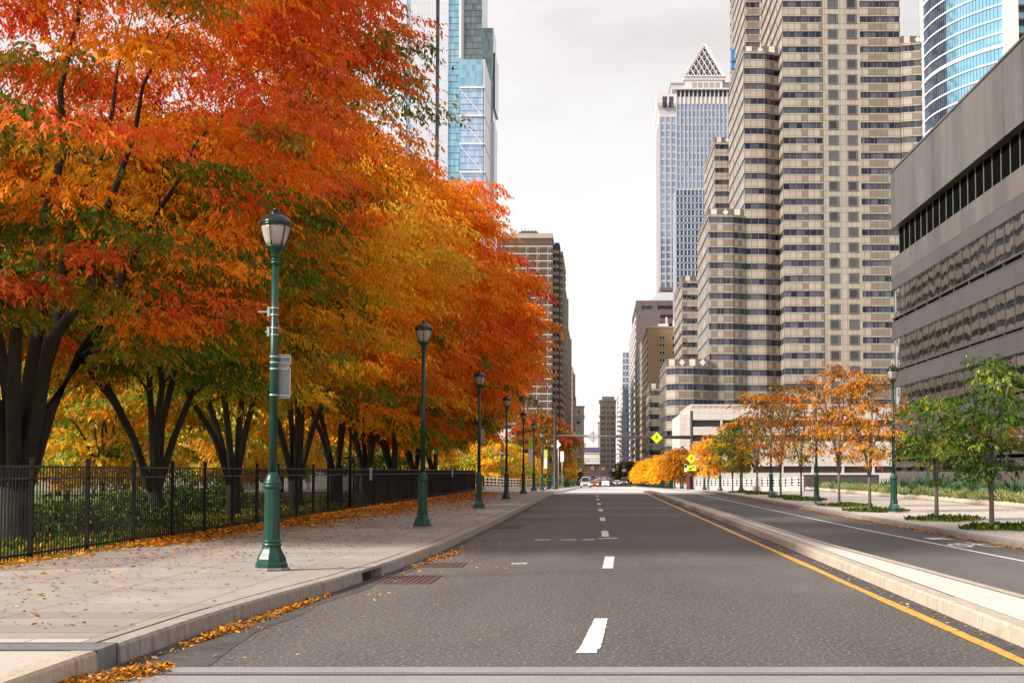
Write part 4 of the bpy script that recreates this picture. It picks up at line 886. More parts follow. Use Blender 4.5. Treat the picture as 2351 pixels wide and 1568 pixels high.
# ------------------------------------------------------------------ buildings
def stone(name, c1, c2, mortar, bw, bh, **k): M[name] = panel_mat(name, c1, c2, mortar, bw, bh, **k)[0]
FHT = 35.75*360.0/F; _l = W(1900, 1059.5, 360.0)[1]; TB = _l-math.floor(_l/FHT)*FHT
stone('tan_panel', (.47,.375,.275), (.25,.19,.14), (.17,.125,.09), 1.55, FHT, ms=.07, dirt=.25, dscale=.05, bias=-.45, rough=.6, zoff=TB)
stone('tan_panel_far', (.47,.375,.275), (.25,.19,.14), (.17,.125,.09), 1.9, FHT, ms=.05, dirt=.22, dscale=.05, bias=-.35, rough=.6)
stone('granite_dark', (.165,.135,.115), (.14,.115,.095), (.10,.08,.06), .9, .9, ms=.03, rough=.5)
stone('white_stone', (.62,.55,.49), (.56,.49,.43), (.40,.34,.29), 2.4, 1.15, ms=.04, dirt=.25, dscale=.12, rough=.8)
stone('brick_tan', (.44,.285,.155), (.38,.24,.13), (.36,.25,.15), .8, .3, ms=.02, dirt=.3, dscale=.05, rough=.85)
stone('brick_brown', (.125,.072,.055), (.10,.058,.045), (.09,.055,.045), .8, .3, ms=.02, dirt=.25, dscale=.05, rough=.8)
stone('purple_brown', (.17,.125,.12), (.14,.10,.10), (.10,.075,.07), 3, 1.2, ms=.05, dirt=.2, dscale=.05, rough=.6)
stone('limestone', (.50,.42,.33), (.44,.36,.28), (.32,.26,.2), 1.5, .8, ms=.03, dirt=.35, dscale=.08, rough=.85)
stone('pink_granite', (.50,.45,.44), (.46,.41,.40), (.38,.34,.33), 2, 1.3, ms=.04, dirt=.15, dscale=.05, rough=.5)
stone('white_panel', (.62,.62,.64), (.55,.56,.60), (.34,.35,.38), 1.6, 7.2, ms=.09, dirt=.2, dscale=.04, rough=.3)
stone('old_concrete', (.36,.29,.24), (.32,.26,.21), (.2,.16,.13), 5, 3, ms=.05, dirt=.6, dscale=.35, rough=.9)
M['tan_panel'] = spandrel_mat('tan_panel', (.425,.36,.285), (.20,.155,.115), (.11,.08,.06), 1.58, FHT, TB)
M['tan_panel_far'] = spandrel_mat('tan_panel_far', (.425,.36,.285), (.20,.155,.115), (.11,.08,.06), 1.9, FHT, TB, 4)
M['sky_pale'] = flat('sky_pale', (.62,.55,.47), .7)  # pale tone stands for bright sky showing through the parapet openings
M['tan_plain'] = spandrel_mat('tan_plain', (.425,.36,.285), (.39,.325,.255), (.15,.115,.09), 1.3, FHT, TB)
M['cream'] = flat('cream_band', (.68,.60,.50), .7); M['white_trim'] = flat('white_trim', (.72,.69,.66), .6)
M['grey_frame'] = flat('grey_frame', (.42,.43,.46), .5); M['glass_blue_dark'] = glass_mat('glass_blue_dark', (.03,.05,.11), .1, .2, 0, (.14,.19,.30), (1.9,3.3))
M['pink_trim'] = flat('pink_trim', (.58,.53,.52), .5)
M['glass_navy'] = glass_mat('glass_navy', (.004,.008,.026), .06, 0, 0, (.10,.105,.115), (1.6,3.94), .3)
M['glass_grey'] = glass_mat('glass_grey', (.025,.027,.032), .08, 0, 0, (.10,.10,.105), (2.6,3.97))
M['glass_blue'] = glass_mat('glass_blue', (.20,.30,.46), .12, .55, 0, (.32,.42,.58), (1.5,4))
M['glass_cyan'] = glass_mat('glass_cyan', (.28,.62,.80), .06, .75, .0, (.42,.74,.88), (1.5,3.05))
M['glass_teal'] = glass_mat('glass_teal', (.20,.40,.50), .1, .6, 0, (.36,.56,.66), (1.5,4.2))
M['glass_pale'] = glass_mat('glass_pale', (.30,.46,.66), .1, .6, 0, (.52,.62,.76), (1.5,4.2))
M['glass_green'] = glass_mat('glass_green', (.17,.24,.25), .1, .5, 0, (.32,.40,.41), (1.5,4.2))
M['glass_dark'] = glass_mat('glass_dark', (.012,.014,.02), .08, 0, 0, (.05,.055,.065), (1.5,3))
M['glass_mirror'] = glass_mat('glass_mirror', (.36,.345,.33), .02, 1.0, .005, (.50,.48,.455), (1.6,1.95))
M['mullion'] = flat('mullion', (.05,.045,.04), .5); M['mullion_tan'] = flat('mullion_tan', (.22,.17,.13), .6)
M['mullion_green'] = flat('mullion_green', (.16,.20,.16), .5)
m, nt, b = panel_mat('weathered_steel', (.078,.072,.072), (.058,.053,.055), (.012,.010,.010), 1.62, 40, ms=.09, rough=.40, metal=.3, dirt=1.0, dscale=.34, dcol=(.165,.14,.11), zoff=-1)  # lighter streaks paint brushed highlights into the cladding colour
M['steel_panel'] = m
m, nt, b = panel_mat('weathered_steel_low', (.058,.054,.056), (.047,.044,.047), (.012,.01,.01), 4.86, 40, ms=.06, rough=.36, metal=.35, dirt=.6, dscale=.3, dcol=(.13,.105,.095), zoff=-1)
M['steel_low'] = m
def ccw(P):
    a = sum(P[i][0]*P[(i+1) % len(P)][1]-P[(i+1) % len(P)][0]*P[i][1] for i in range(len(P)))
    return P if a > 0 else P[::-1]
def edges(fp, x0=None):
    return [(fp[i], fp[(i+1) % len(fp)]) for i in range(len(fp))]
def along(fp, step):
    """points along the outline every step metres with the outward normal"""
    for p, q in edges(fp):
        L = math.hypot(q[0]-p[0], q[1]-p[1]); n = max(1, round(L/step)); nx, ny = (q[1]-p[1])/L, -(q[0]-p[0])/L
        for k in range(n):
            yield (p[0]+(q[0]-p[0])*k/n, p[1]+(q[1]-p[1])*k/n, nx, ny, (q[0]-p[0])/L, (q[1]-p[1])/L)
def fin(mb, x, y, nx, ny, tx, ty, w, d0, d1, z0, z1, mi=0):
    pts = [(x+nx*a+tx*b_, y+ny*a+ty*b_) for a, b_ in ((d0,-w/2),(d0,w/2),(d1,w/2),(d1,-w/2))]
    mb.prism(ccw(pts), z0, z1, mi)
def banded(root, fp, z0, z1, fh, sp, wall, glass, inset=.18, mull=1.55, mw=.10, mmat='mullion', pier=0, pw=.5, pd=.0, first_part='window_band', limit=90):
    """storeys as solid sill bands with recessed glass bands between them; every glass band is a part of its own"""
    fp = ccw(fp); inn = offset_poly(fp, inset); n = int(round((z1-z0)/fh)); fh = (z1-z0)/n
    wb = MB(); mm = MB(); rest = MB(); nr = 0
    for k in range(n):
        zb = z0+k*fh; wb.prism(fp, zb, zb+sp)
        if nr < limit:
            g = MB(); g.prism(inn, zb+sp-.02, zb+fh+.02); g.build(first_part, M[glass], root); nr += 1
        else: rest.prism(inn, zb+sp-.02, zb+fh+.02)
    wb.prism(fp, z1, z1+.6)
    if rest.v: rest.build('upper_glass', M[glass], root)['kind'] = 'stuff'
    if mull:
        for x, y, nx, ny, tx, ty in along(fp, mull):
            if ny > .3 and abs(nx) < .6: continue        # far side
            fin(mm, x-nx*inset, y-ny*inset, nx, ny, tx, ty, mw, -.02, .025, z0, z1)
        if mm.v: mm.build('mullions', M[mmat], root)
    if pier:
        for x, y, nx, ny, tx, ty in along(fp, pier):
            fin(wb, x, y, nx, ny, tx, ty, pw, -inset-.1, pd, z0, z1)
    wb.build('wall', M[wall], root)
    return fp
def bthing(name, lab, x, y, cat='building', group=None): return thing(name, lab, cat, (x, y, gz(y)), group)
def rect(x0, x1, y0, y1): return [(x0,y0),(x1,y0),(x1,y1),(x0,y1)]
def crest(root, x0, x1, y, z, h=2.3, side=None):
    """parapet band with pale plates for sky seen through square and diamond openings"""
    n = max(3, int((x1-x0)/2.6)); w = (x1-x0)/n
    for k in range(n):
        cx = x0+(k+.5)*w; q = MB()
        if k % 2: q.plate([(cx,z+.25),(cx+.8,z+h/2),(cx,z+h-.25),(cx-.8,z+h/2)], y-.09, y-.03)
        else: q.box(cx-.75, cx+.75, y-.09, y-.03, z+.3, z+h-.3)
        q.build('parapet_sky_plate', M['sky_pale'], root)
# --- tan office complex of stepped blocks, right
ct = bthing('office_tower', 'tall tan granite office tower with stepped wings and long window strips', 60, 362, group='twin tan office towers')
D0 = 360.0; Xm0 = W(1797.5, 300, D0)[0]; Xm1 = W(2069.5, 300, D0)[0]
ztop = 176.0
# main shaft: strips left and right, plain wall with square windows in the middle
mpx = (Xm1-Xm0)/815.0
c0, c1 = Xm0+277*mpx, Xm0+537*mpx
def level(y, D=D0): return W(1900, y, D)[1]
zw_top = level(1059.5)   # any sill line; storeys repeat every FHT
nf = int((ztop-0)/FHT); base = zw_top-math.floor(zw_top/FHT)*FHT
sp = FHT*.60
banded(ct, rect(Xm0, c0, D0, D0+47.9), base, base+nf*FHT, FHT, sp, 'tan_panel', 'glass_navy', mull=1.6, mmat='mullion_tan')
banded(ct, rect(c1, Xm1, D0, D0+40), base, base+nf*FHT, FHT, sp, 'tan_panel', 'glass_navy', mull=1.6, mmat='mullion_tan')
mb = MB(); mb.box(c0+.002, c1-.002, D0+.05, D0+39.9, 0, base+nf*FHT+.59); mb.build('core_wall', M['tan_plain'], ct)
for cx in (347*mpx, 477*mpx):
    for k in range(2, min(nf, 36)):
        zc = base+k*FHT+sp*.5+FHT*.5+.1; X = Xm0+cx; w = 1.30
        f = MB()
        for x0, x1, z0, z1 in ((X-w,X-w+.34,zc-w,zc+w),(X+w-.34,X+w,zc-w,zc+w),(X-w+.34,X+w-.34,zc+w-.34,zc+w),(X-w+.34,X+w-.34,zc-w,zc-w+.34)): f.box(x0, x1, D0-.06, D0+.08, z0, z1)
        fo = f.build('window', M['granite_dark'], ct)
        pnl = MB(); pnl.box(X-w+.34, X+w-.34, D0-.0, D0+.06, zc-w+.34, zc+w-.34); pnl.build('pane', M['glass_grey'], fo, world=False)
        fo.location = (0,0,0)
for o in ct.children:
    if o.name.startswith('window') and not o.name.startswith('window_band'):
        for ch in o.children:
            ch.location = (-ct.location[0], -ct.location[1], -ct.location[2])
def fcrest(z): return base+math.ceil((z-base)/FHT-.3)*FHT
# higher slab behind (left of main shaft) and lower wings
XU = W(1711, 60, 408)[0]
banded(ct, rect(XU, Xm0-.02, 408, 455), base, base+nf*FHT, FHT, sp, 'tan_panel', 'glass_navy', mull=1.6, mmat='mullion_tan')
zc1 = fcrest(W(1750, 137, 370)[1]); X1 = W(1711, 600, 364)[0]+.02
banded(ct, [(X1,366),(X1+5.5,366),(Xm0-.03,368.2),(Xm0-.03,407.9),(X1,407.9)], base, zc1, FHT, sp, 'tan_panel', 'glass_navy', mull=1.6, mmat='mullion_tan')
def crest_box(x0, x1, y0, y1, z): 
    mb = MB(); mb.box(x0+.1, x1-.1, y0+.1, y1, z+.605, z+2.6); mb.build('parapet', M['granite_dark'], ct); crest(ct, x0+.2, x1-.2, y0+.1, z+.5)
crest_box(X1, Xm0, 368.3, 407, zc1)
XR1 = W(2120, 200, 372)[0]+14
banded(ct, [(Xm1+.03,359.4),(Xm1+5,358),(XR1,358),(XR1,400),(Xm1+.03,400)], base, zc1, FHT, sp, 'tan_panel', 'glass_navy', mull=1.6, mmat='mullion_tan')
crest_box(Xm1, XR1, 359.5, 399, zc1)
X2 = W(1626, 600, 364)[0]; X2b = W(1711, 600, 364)[0]; zc2 = fcrest(W(1650, 522, 364)[1])
banded(ct, [(X2,364),(X2+(X2b-X2)*.66,364),(X2b,365.6),(X2b,404),(X2,404)], base, zc2, FHT, sp, 'tan_panel', 'glass_navy', mull=1.6, mmat='mullion_tan')
crest_box(X2, X2b, 366.6, 403, zc2)
X3 = W(1530, 880, 360)[0]; zc3 = fcrest(W(1600, 843, 360)[1])
banded(ct, [(X3,362.5),(X3+2.2,360),(X3+(X2-X3)*.62,360),(X2-.03,362.5),(X2-.03,400),(X3,400)], base, zc3, FHT, sp, 'tan_panel', 'glass_navy', mull=1.6, mmat='mullion_tan')
crest_box(X3, X2-.1, 362.6, 399, zc3)
# second tower of the pair, farther
c2 = bthing('office_tower', 'narrower tan office tower of stepped blocks seen between the blue tower and its twin', 40, 466, group='twin tan office towers')
ct_keep = ct
def blk(xl, xr, ytop, D, dep, root, cr=True):
    a = W(xl, ytop, D)[0]; b_ = W(xr, ytop, D)[0]; z1 = W(xl, ytop, D)[1]; n = max(1, int(z1/FHT)); b0 = z1-n*FHT
    banded(root, rect(a, b_, D, D+dep), b0, z1, FHT, FHT*.6, 'tan_panel_far', 'glass_navy', mull=1.6, mmat='mullion_tan')
    mb = MB(); mb.box(a, b_, D, D+dep, gz(D)-1, b0); mb.build('plinth', M['tan_panel_far'], root)
    if cr:
        mb = MB(); mb.box(a+.1, b_-.1, D+.1, D+dep, z1+.605, z1+2.4); mb.build('parapet', M['granite_dark'], root); crest(root, a+.2, b_-.2, D+.1, z1+.4)
blk(1640, 1700, 332, 466, 45, c2)
blk(1566, 1640, 650, 468, 50, c2)
blk(1490, 1566, 897, 472, 30, c2)
# blue hoist netting on the side of the tall tower
X, Z0 = W(1671.5, 157, 440); X_, Z1 = W(1675.5, 114, 440)
t = thing('hoist_cabin', 'bright blue hoist cabins on the left flank of the tan tower', 'hoist', (X, 440, Z0)); mb = MB(); mb.box(XU-1.0, XU-.02, 440, 442, Z0, Z0+1.7); mb.box(XU-1.0, XU-.02, 440, 442, Z0+2.1, Z1); mb.build('cabin', flat('hoist_blue', (.03,.20,.50), .5), t)
mb = MB(); mb.bar((XU-.5,443,Z0-60), (XU-.5,443,Z1+14), .25); mb.build('hoist_mast', M['galv'], t)
# --- pale low garage in front of the tower
gr = bthing('parking_garage', 'low pale stone garage with long dark openings at the foot of the tan towers', 45, 300)
GX0 = W(1587, 1000, 300)[0]
zg = lambda y: W(1700, y, 300)[1]
lv = [(zg(932), zg(964)), (zg(979.5), zg(998.5)), (zg(1013), zg(1070)), (zg(1085), gz(300)-2)]
mb = MB()
for hi, lo in lv: mb.box(GX0, 96, 300, 340, lo, hi)
for k in range(12): mb.box(GX0+k*6.4-.22, GX0+k*6.4+.22, 300.05, 301, gz(300)-2, zg(934))
mb.box(GX0-2.4, GX0-.002, 300.6, 330, gz(300)-2, zg(951)); mb.build('wall', M['white_stone'], gr)
for (y0, y1) in ((964,979.5),(998.5,1013),(1070,1085)):
    g = MB(); g.box(GX0+.6, 95, 300.9, 339, zg(y1)-.02, zg(y0)+.02); g.build('opening', flat('garage_dark', (.07,.062,.056), .8) if 'gd' not in M else M['gd'], gr)
mb = MB(); mb.box(GX0-.1, 96.1, 299.85, 340, zg(932)+.002, zg(932)+.35)
for k in range(60): mb.box(GX0+k*1.2, GX0+k*1.2+.5, 299.88, 299.99, zg(935), zg(933))
mb.build('cornice', M['white_stone'], gr)
# --- dark weathered steel office building, near right
db = bthing('office_building', 'long dark steel clad office block with mirror window bands at the right edge', 20, 60)
BX = 20.0; kx = W(2043.5, 400, 97)[0]/BX; DE = 97.0/kx
zt = lambda y: W(2043.5, y, DE)[1]
N0 = 34.0
def slab(y0, y1, x=BX, mat='steel_low', nm='facade_band', back=45):
    mb = MB(); mb.box(x, x+back, N0, DE-(x-BX), zt(y1), zt(y0)); return mb.build(nm, M[mat], db)
slab(400, 528, mat='steel_panel', nm='top_cladding'); slab(597, 640, mat='steel_panel')
slab(640.4, 668)
mb = MB(); mb.box(BX-.06, BX+45, N0, DE+.06, zt(400)+.002, zt(400)+.12); mb.build('roof_edge', M['steel_panel'], db)
g = MB(); g.box(BX+.5, BX+44, N0+.3, DE-.4, zt(598), zt(527)); g.build('window_band', flat('glass_black', (.006,.005,.005), 1.0, 0, 0), db)
y = N0
while y < DE-.1: mb = MB(); mb.box(BX+.46, BX+.495, y, y+.05, zt(597)+.001, zt(528)-.001); mb.build('louvre_mullion', M['mullion_green'], db); y += 1.62
for (a, b_, c, d) in ((668,731,744,781),(781,848,858,891),(891,950,960,992),(992,1050,1062,1073)):
    g = MB(); g.box(BX+.12, BX+44, N0+.3, DE-.15, zt(b_)-.02, zt(a)+.02); g.build('window_band', M['glass_mirror'], db)
    y = N0; _lim = 0
    while y < DE:
        mb = MB(); mb.box(BX+.095, BX+.125, y, y+.05, zt(b_), zt(a)-.001)
        if y > 62: mb.build('mullion', M['mullion'], db)
        y += 1.62
    mb = MB(); mb.box(BX+.02, BX+.4, N0, DE, zt(b_)-.10, zt(b_)+.0); mb.build('sill', M['mullion'], db)
    mb = MB(); mb.box(BX+.9, BX+44, N0, DE-.1, zt(c), zt(b_)-.1)
    y = N0
    while y < DE: mb.box(BX+.05, BX+.9, y, y+.16, zt(c), zt(b_)-.101); y += 3.24
    mb.box(BX-.02, BX+.9, N0, DE, zt(c)-.001, zt(c)+.06); mb.build('ledge', M['steel_low'], db)
    slab(c+.3, d)
slab(1073, 1082, x=BX+.3, mat='steel_low', nm='base_frieze')
mb = MB(); mb.box(BX+.12, BX+45, N0, DE+.02, -.2, zt(1082)-.001); mb.build('base_wall', M['brown_wall'], db)
mb = MB(); y = N0
while y < DE: mb.box(BX+.05, BX+.3, y, y+.14, zt(1082), zt(1073)-.002); y += 3.24
mb.build('bracket', M['steel_low'], db)
# --- curved glass tower
cv = bthing('glass_tower', 'curved residential tower of cyan glass behind the dark steel block', 118, 345)
cxx, cyy, RR = 128.8, 352.0, 46.0
def arc(a0, a1, n, r=RR): return [(cxx+r*math.cos(R_(a0+(a1-a0)*k/n)), cyy+r*math.sin(R_(a0+(a1-a0)*k/n))) for k in range(n+1)]
fh = 3.3; zt2 = 170; nfl = int(zt2/fh)
def sector(a0, a1, n, r): return arc(a0, a1, n, r)+arc(a1, a0, n, r-14)
wall = MB(); thick = MB()
for k in range(4, nfl):
    z = k*fh
    gm = MB(); gm.prism(ccw(sector(196.3, 219.6, 12, RR)), z+.34, z+fh+.02); gm.build('blue_glass', M['glass_cyan'], cv)
    gm = MB(); gm.prism(ccw(sector(177, 196.3, 9, RR)), z+.34, z+fh+.02); gm.build('dark_glass', M['glass_dark'], cv)
    h = .75 if k % 6 == 0 else .32
    wall.prism(ccw(sector(164, 220, 28, RR+.30)), z, z+.04+h)
wall.build('floor_edge', M['white_trim'], cv)
mm = MB()
for k in range(164, 180, 1):
    a = R_(k+.5); x, y = cxx+RR*math.cos(a), cyy+RR*math.sin(a)
    if k in (165, 171, 176): fin(mm, x, y, math.cos(a), math.sin(a), -math.sin(a), math.cos(a), .8, -.4, .5, 8, zt2)
mm.build('white_pier', M['white_trim'], cv)
mm = MB()
for k in range(0, 32):
    a = R_(177+k*42.6/32.); x, y = cxx+RR*math.cos(a), cyy+RR*math.sin(a); fin(mm, x, y, math.cos(a), math.sin(a), -math.sin(a), math.cos(a), .09, -.1, .10, 12, zt2)
mm.build('mullions', M['glass_blue'], cv)
mm = MB(); a = R_(219.9); x, y = cxx+RR*math.cos(a), cyy+RR*math.sin(a); mm.box(x, x+3.4, y-.9, y+8, 8, zt2); mm.build('corner_pier', M['white_trim'], cv)
gb = MB(); gb.prism(ccw(sector(164, 177, 6, RR-.6)), 10, zt2); gb.build('balcony_glass', M['glass_dark'], cv)
for k in range(5, nfl):
    z = k*fh; bm_ = MB(); bm_.box(x+3.45, x+16, y+.5, y+9, z, z+.28); bm_.box(x+3.45, x+16, y+.5, y+.56, z+.28, z+1.2, 1); bm_.build('balcony', [M['mullion_tan'], M['glass_teal']], cv)
bk = MB(); bk.box(x+3.5, x+20, y+3, y+14, 8, zt2); bk.build('side_glass', M['glass_teal'], cv)
# --- pyramid topped tower
py = bthing('pyramid_tower', 'grey granite skyscraper with lattice pyramid roof above the street', 60, 790)
DP = 790.0
def Xp(x, y, D=DP): return W(x, y, D)[0]
def Zp(y, x=1600, D=DP): return W(x, y, D)[1]
sx0, sx1 = Xp(1515.5, 400), Xp(1717, 400); bx0, bx1 = Xp(1553.5, 400), Xp(1680, 400)
zs = Zp(268); fp = rect(sx0, sx1, DP+2, DP+46)
banded(py, fp, gz(DP), zs, 4.05, 1.2, 'pink_granite', 'glass_blue', mull=0, pier=3.1, pw=.75, pd=.25, limit=80)
fpb = rect(bx0, bx1, DP, DP+10)
banded(py, fpb, gz(DP)+.5, Zp(240), 4.05, .9, 'pink_granite', 'glass_blue', mull=0, pier=2.2, pw=.55, pd=.3, first_part='bay_window_band', limit=80)
g = MB(); g.box(bx0+.4, bx1-.4, DP+.35, DP+9, Zp(239), Zp(209)); g.build('top_window', M['glass_navy'], py)
mb = MB()
for k in range(14):
    x = bx0+(bx1-bx0)*k/13; mb.box(x-.3, x+.3, DP-.3, DP+.6, Zp(240), Zp(207.6))
mb.box(bx0-2.5, bx1+2.5, DP-1.5, DP+12, Zp(207.5), Zp(204)); mb.build('bay_top', M['pink_trim'], py)
# shoulders flare out to a cornice
shp = [(.0, Zp(268)+.61), (.0, Zp(262)), (.5, Zp(252)), (1.5, Zp(242)), (1.8, Zp(236)), (1.6, Zp(218)), (1.6, Zp(215))]
mb = MB()
for (d0, z0), (d1, z1) in zip(shp, shp[1:]):
    A = offset_poly(ccw(fp), -d0); B = offset_poly(ccw(fp), -d1); mb.add([(x,y,z0) for x, y in A]+[(x,y,z1) for x, y in B], [(0,1,5,4),(1,2,6,5),(2,3,7,6),(3,0,4,7)])
mb.add([(x,y,Zp(215)) for x, y in offset_poly(ccw(fp), -1.6)], [(0,1,2,3)]); mb.build('cornice', M['pink_trim'], py)
g = MB()
for x in (1521, 1536): g.box(Xp(x,230), Xp(x+10,230), DP+.2, DP+3, Zp(247), Zp(222))
g.build('corner_window', M['glass_navy'], py)
ux0, ux1 = Xp(1543, 200), Xp(1690, 200)
mb = MB(); mb.box(ux0, ux1, DP+6, DP+40, Zp(215), Zp(186)); mb.box(ux0-.6, ux1+.6, DP+5.4, DP+40.6, Zp(186), Zp(183.5)); mb.build('upper_block', M['pink_granite'], py)
mb = MB(); mb.box(Xp(1574,190), Xp(1660,190), DP+3, DP+6.1, Zp(205), Zp(181)); mb.box(Xp(1570,178), Xp(1666,178), DP+2.5, DP+36, Zp(181), Zp(174)); mb.build('attic', M['pink_trim'], py)
g = MB()
for k in range(5): x = 1590+k*13.3; g.box(Xp(x,190), Xp(x+9,190), DP+2.8, DP+2.99, Zp(203), Zp(187))
g.build('attic_window', flat('louvre', (.30,.28,.27), .6), py)
ap = (Xp(1617.5,104,DP+19), DP+19, Zp(102,1617,DP+19)); a, b_ = Xp(1572,174), Xp(1664,174); zb_ = Zp(174)
q = [(a,DP+2.5+.2,zb_),(b_,DP+2.7,zb_),(b_,DP+35,zb_),(a,DP+35,zb_)]
mb = MB(); s = .93; cc = ((a+b_)/2, DP+19)
inn = [(cc[0]+(p[0]-cc[0])*s, cc[1]+(p[1]-cc[1])*s, zb_) for p in q]
mb.add(inn+[(ap[0],ap[1],ap[2]-2.2)], [(0,1,4),(1,2,4),(2,3,4),(3,0,4)]); mb.build('pyramid_core', flat('pyramid_core', (.05,.045,.042), .8), py)
mb = MB(); A_ = Vector(ap)
for i in range(4):
    p, r = Vector(q[i]), Vector(q[(i+1) % 4]); mb.bar(p, A_, .85); mb.bar(p, r, .9)
    n = 7
    for k in range(1, n):
        mb.bar(p.lerp(r, k/n), p.lerp(A_, k/n), .27); mb.bar(p.lerp(r, k/n), r.lerp(A_, 1-k/n), .27); mb.bar(p.lerp(A_, k/n), r.lerp(A_, k/n), .16)
mb.build('pyramid_lattice', M['pink_trim'], py)
# --- lattice fronted tower before it
lt = bthing('lattice_tower', 'dark blue glass tower with white grid frame below the pyramid tower', 45, 700)
la, lb = W(1552, 500, 700)[0], W(1622, 500, 700)[0]; lz = W(1600, 437, 700)[1]
banded(lt, rect(la, lb, 700, 730), gz(700), lz, 3.3, .5, 'grey_frame', 'glass_blue_dark', inset=.3, mull=0, pier=1.9, pw=.55, pd=.0, limit=60)
# --- tan brick block with paired windows
tb = bthing('brick_building', 'orange tan brick slab with one column of paired windows', 27, 566)
a, b_ = W(1487, 800, 566)[0], W(1556, 800, 566)[0]; z1 = W(1500, 753, 566)[1]; a2 = W(1462.5, 900, 700)[0]
mb = MB(); mb.prism(ccw([(a,566),(b_+8,566),(b_+8,700),(a-.6,700)]), gz(566)-2, z1); mb.build('wall', M['brick_tan'], tb)
mb = MB(); mb.prism(ccw([(a-.15,565.8),(b_+8,565.8),(b_+8,700.1),(a-.75,700.1)]), z1, z1+.7); mb.build('coping', M['limestone'], tb)
mb = MB(); mb.box(a+5, a+9, 580, 590, z1+.7, z1+3.2); mb.box(a+11, a+14, 575, 584, z1+.7, z1+4.4); mb.box(a+7.5, a+8.2, 572, 573, z1+.7, z1+5); mb.build('roof_plant', M['white_trim'], tb)
def windows(root, pts, w, h, y, mats=('white_trim','glass_dark'), pair=False):
    for (x, z) in pts:
        mb = MB(); mb.box(x-w/2-.12, x+w/2+.12, y-.1, y+.02, z-.12, z+h+.12)
        o = mb.build('window', M[mats[0]], root)
        g = MB()
        if pair: g.box(x-w/2, x-.12, y-.16, y-.101, z, z+h); g.box(x+.12, x+w/2, y-.16, y-.101, z, z+h)
        else: g.box(x-w/2, x+w/2, y-.16, y-.101, z, z+h)
        c = g.build('pane', M[mats[1]], o, world=False); c.location = -root.location
fz = 17.35/F*566
windows(tb, [(W(xx, 800, 566)[0], z1-3.0-fz*.5-k*fz) for k in range(16) for xx in (1520, 1549)], 1.9, 1.25, 566, pair=True)
# side windows toward the street
mb = MB()
for k in range(18):
    for j in range(20):
        yy = 570+j*6.4; zz_ = z1-4-k*fz
        if zz_ > 2: mb.box(a-.62*(yy-566)/134-.12, a+.5, yy, yy+1.8, zz_, zz_+1.4)
o = mb.build('side_windows', M['glass_dark'], tb); o['kind'] = 'stuff'
# --- purple brown office tower behind with flared white roof
pb = bthing('office_tower', 'purple brown office block with pale sloping metal roof behind the tan brick slab', 30, 740)
a, b_ = W(1460.5, 720, 740)[0], W(1560, 720, 740)[0]; z1 = W(1500, 690, 740)[1]; fz2 = 20.8/F*740
banded(pb, rect(a, b_, 740, 830), z1-fz2*17.6, z1-fz2*.6, fz2, fz2*.62, 'purple_brown', 'glass_dark', inset=.4, mull=3)
mb = MB(); mb.box(a, b_, 740, 830, z1-fz2*.6+.61, z1)
for x0 in (a, W(1497,720,740)[0], b_-3): mb.box(x0, x0+3, 739.9, 745, gz(740), z1-.01)
mb.build('parapet', M['purple_brown'], pb)
mb = MB(); p0 = [(a+7,745,z1),(b_,745,z1),(b_,800,z1),(a+7,800,z1)]; p1 = [(W(1514,668,745)[0],752,W(1514,667,745)[1]),(b_,752,W(1514,667,745)[1]),(b_,790,W(1514,667,745)[1]),(W(1514,668,745)[0],790,W(1514,667,745)[1])]
mb.add(p0+p1, [(0,1,5,4),(1,2,6,5),(2,3,7,6),(3,0,4,7),(4,5,6,7)]); mb.build('roof', rough_mat('metal_roof', (.42,.42,.43), (.5,.5,.51), .3, None, 4, .4, 0, .3), pb)
mb = MB(); mb.box(W(1515,662,752)[0], b_, 753, 785, W(1515,667,752)[1], W(1515,659,752)[1]); mb.build('roof_cap', M['purple_brown'], pb)
# street side of the same row: white window boxes on a dark flank
fs = bthing('office_building', 'dark slab with rows of bright white angled windows facing the street', 20, 700)
xa = W(1461, 800, 705)[0]; z1 = W(1461, 715, 705)[1]
mb = MB(); mb.box(xa, xa+12, 705, 860, gz(705)-2, z1); mb.build('wall', M['purple_brown'], fs)
mb = MB()
for k in range(22):
    for j in range(10):
        yy = 712+j*14.5; zz_ = z1-4-k*3.7
        if zz_ > 0: mb.box(xa-.5, xa+.1, yy, yy+7.5, zz_, zz_+1.7)
mb.build('window_boxes', M['white_trim'], fs)['kind'] = 'stuff'
# --- glass and balcony towers further on
gt = bthing('glass_building', 'slim blue grey glass block at the end of the right hand row', 18, 900)
a, b_ = W(1429, 850, 900)[0], W(1447, 850, 900)[0]; z1 = W(1435, 810, 900)[1]
banded(gt, rect(a, b_+4, 900, 940), gz(900), z1, 3.9, .8, 'white_trim', 'glass_blue', inset=.3, mull=0, pier=2.4, pw=.3)
bt = bthing('balcony_building', 'white apartment slab with zigzag balconies at the end of the street', 14, 880)
a, b_ = W(1415, 900, 1000)[0], W(1429.5, 900, 880)[0]; z1 = W(1420, 881, 890)[1]
mb = MB(); mb.box(a+2.2, b_, 880, 1000, gz(880), z1); mb.build('wall', M['limestone'], bt)
n = int((z1-4)/3.1)
for k in range(n):
    z = 4+k*3.1; mb = MB()
    for j in range(5): mb.prism(ccw([(a+2.2,882+j*24),(a+.1,886+j*24),(a+2.2,900+j*24)]), z, z+1.2)
    mb.build('balcony', M['white_trim'], bt)
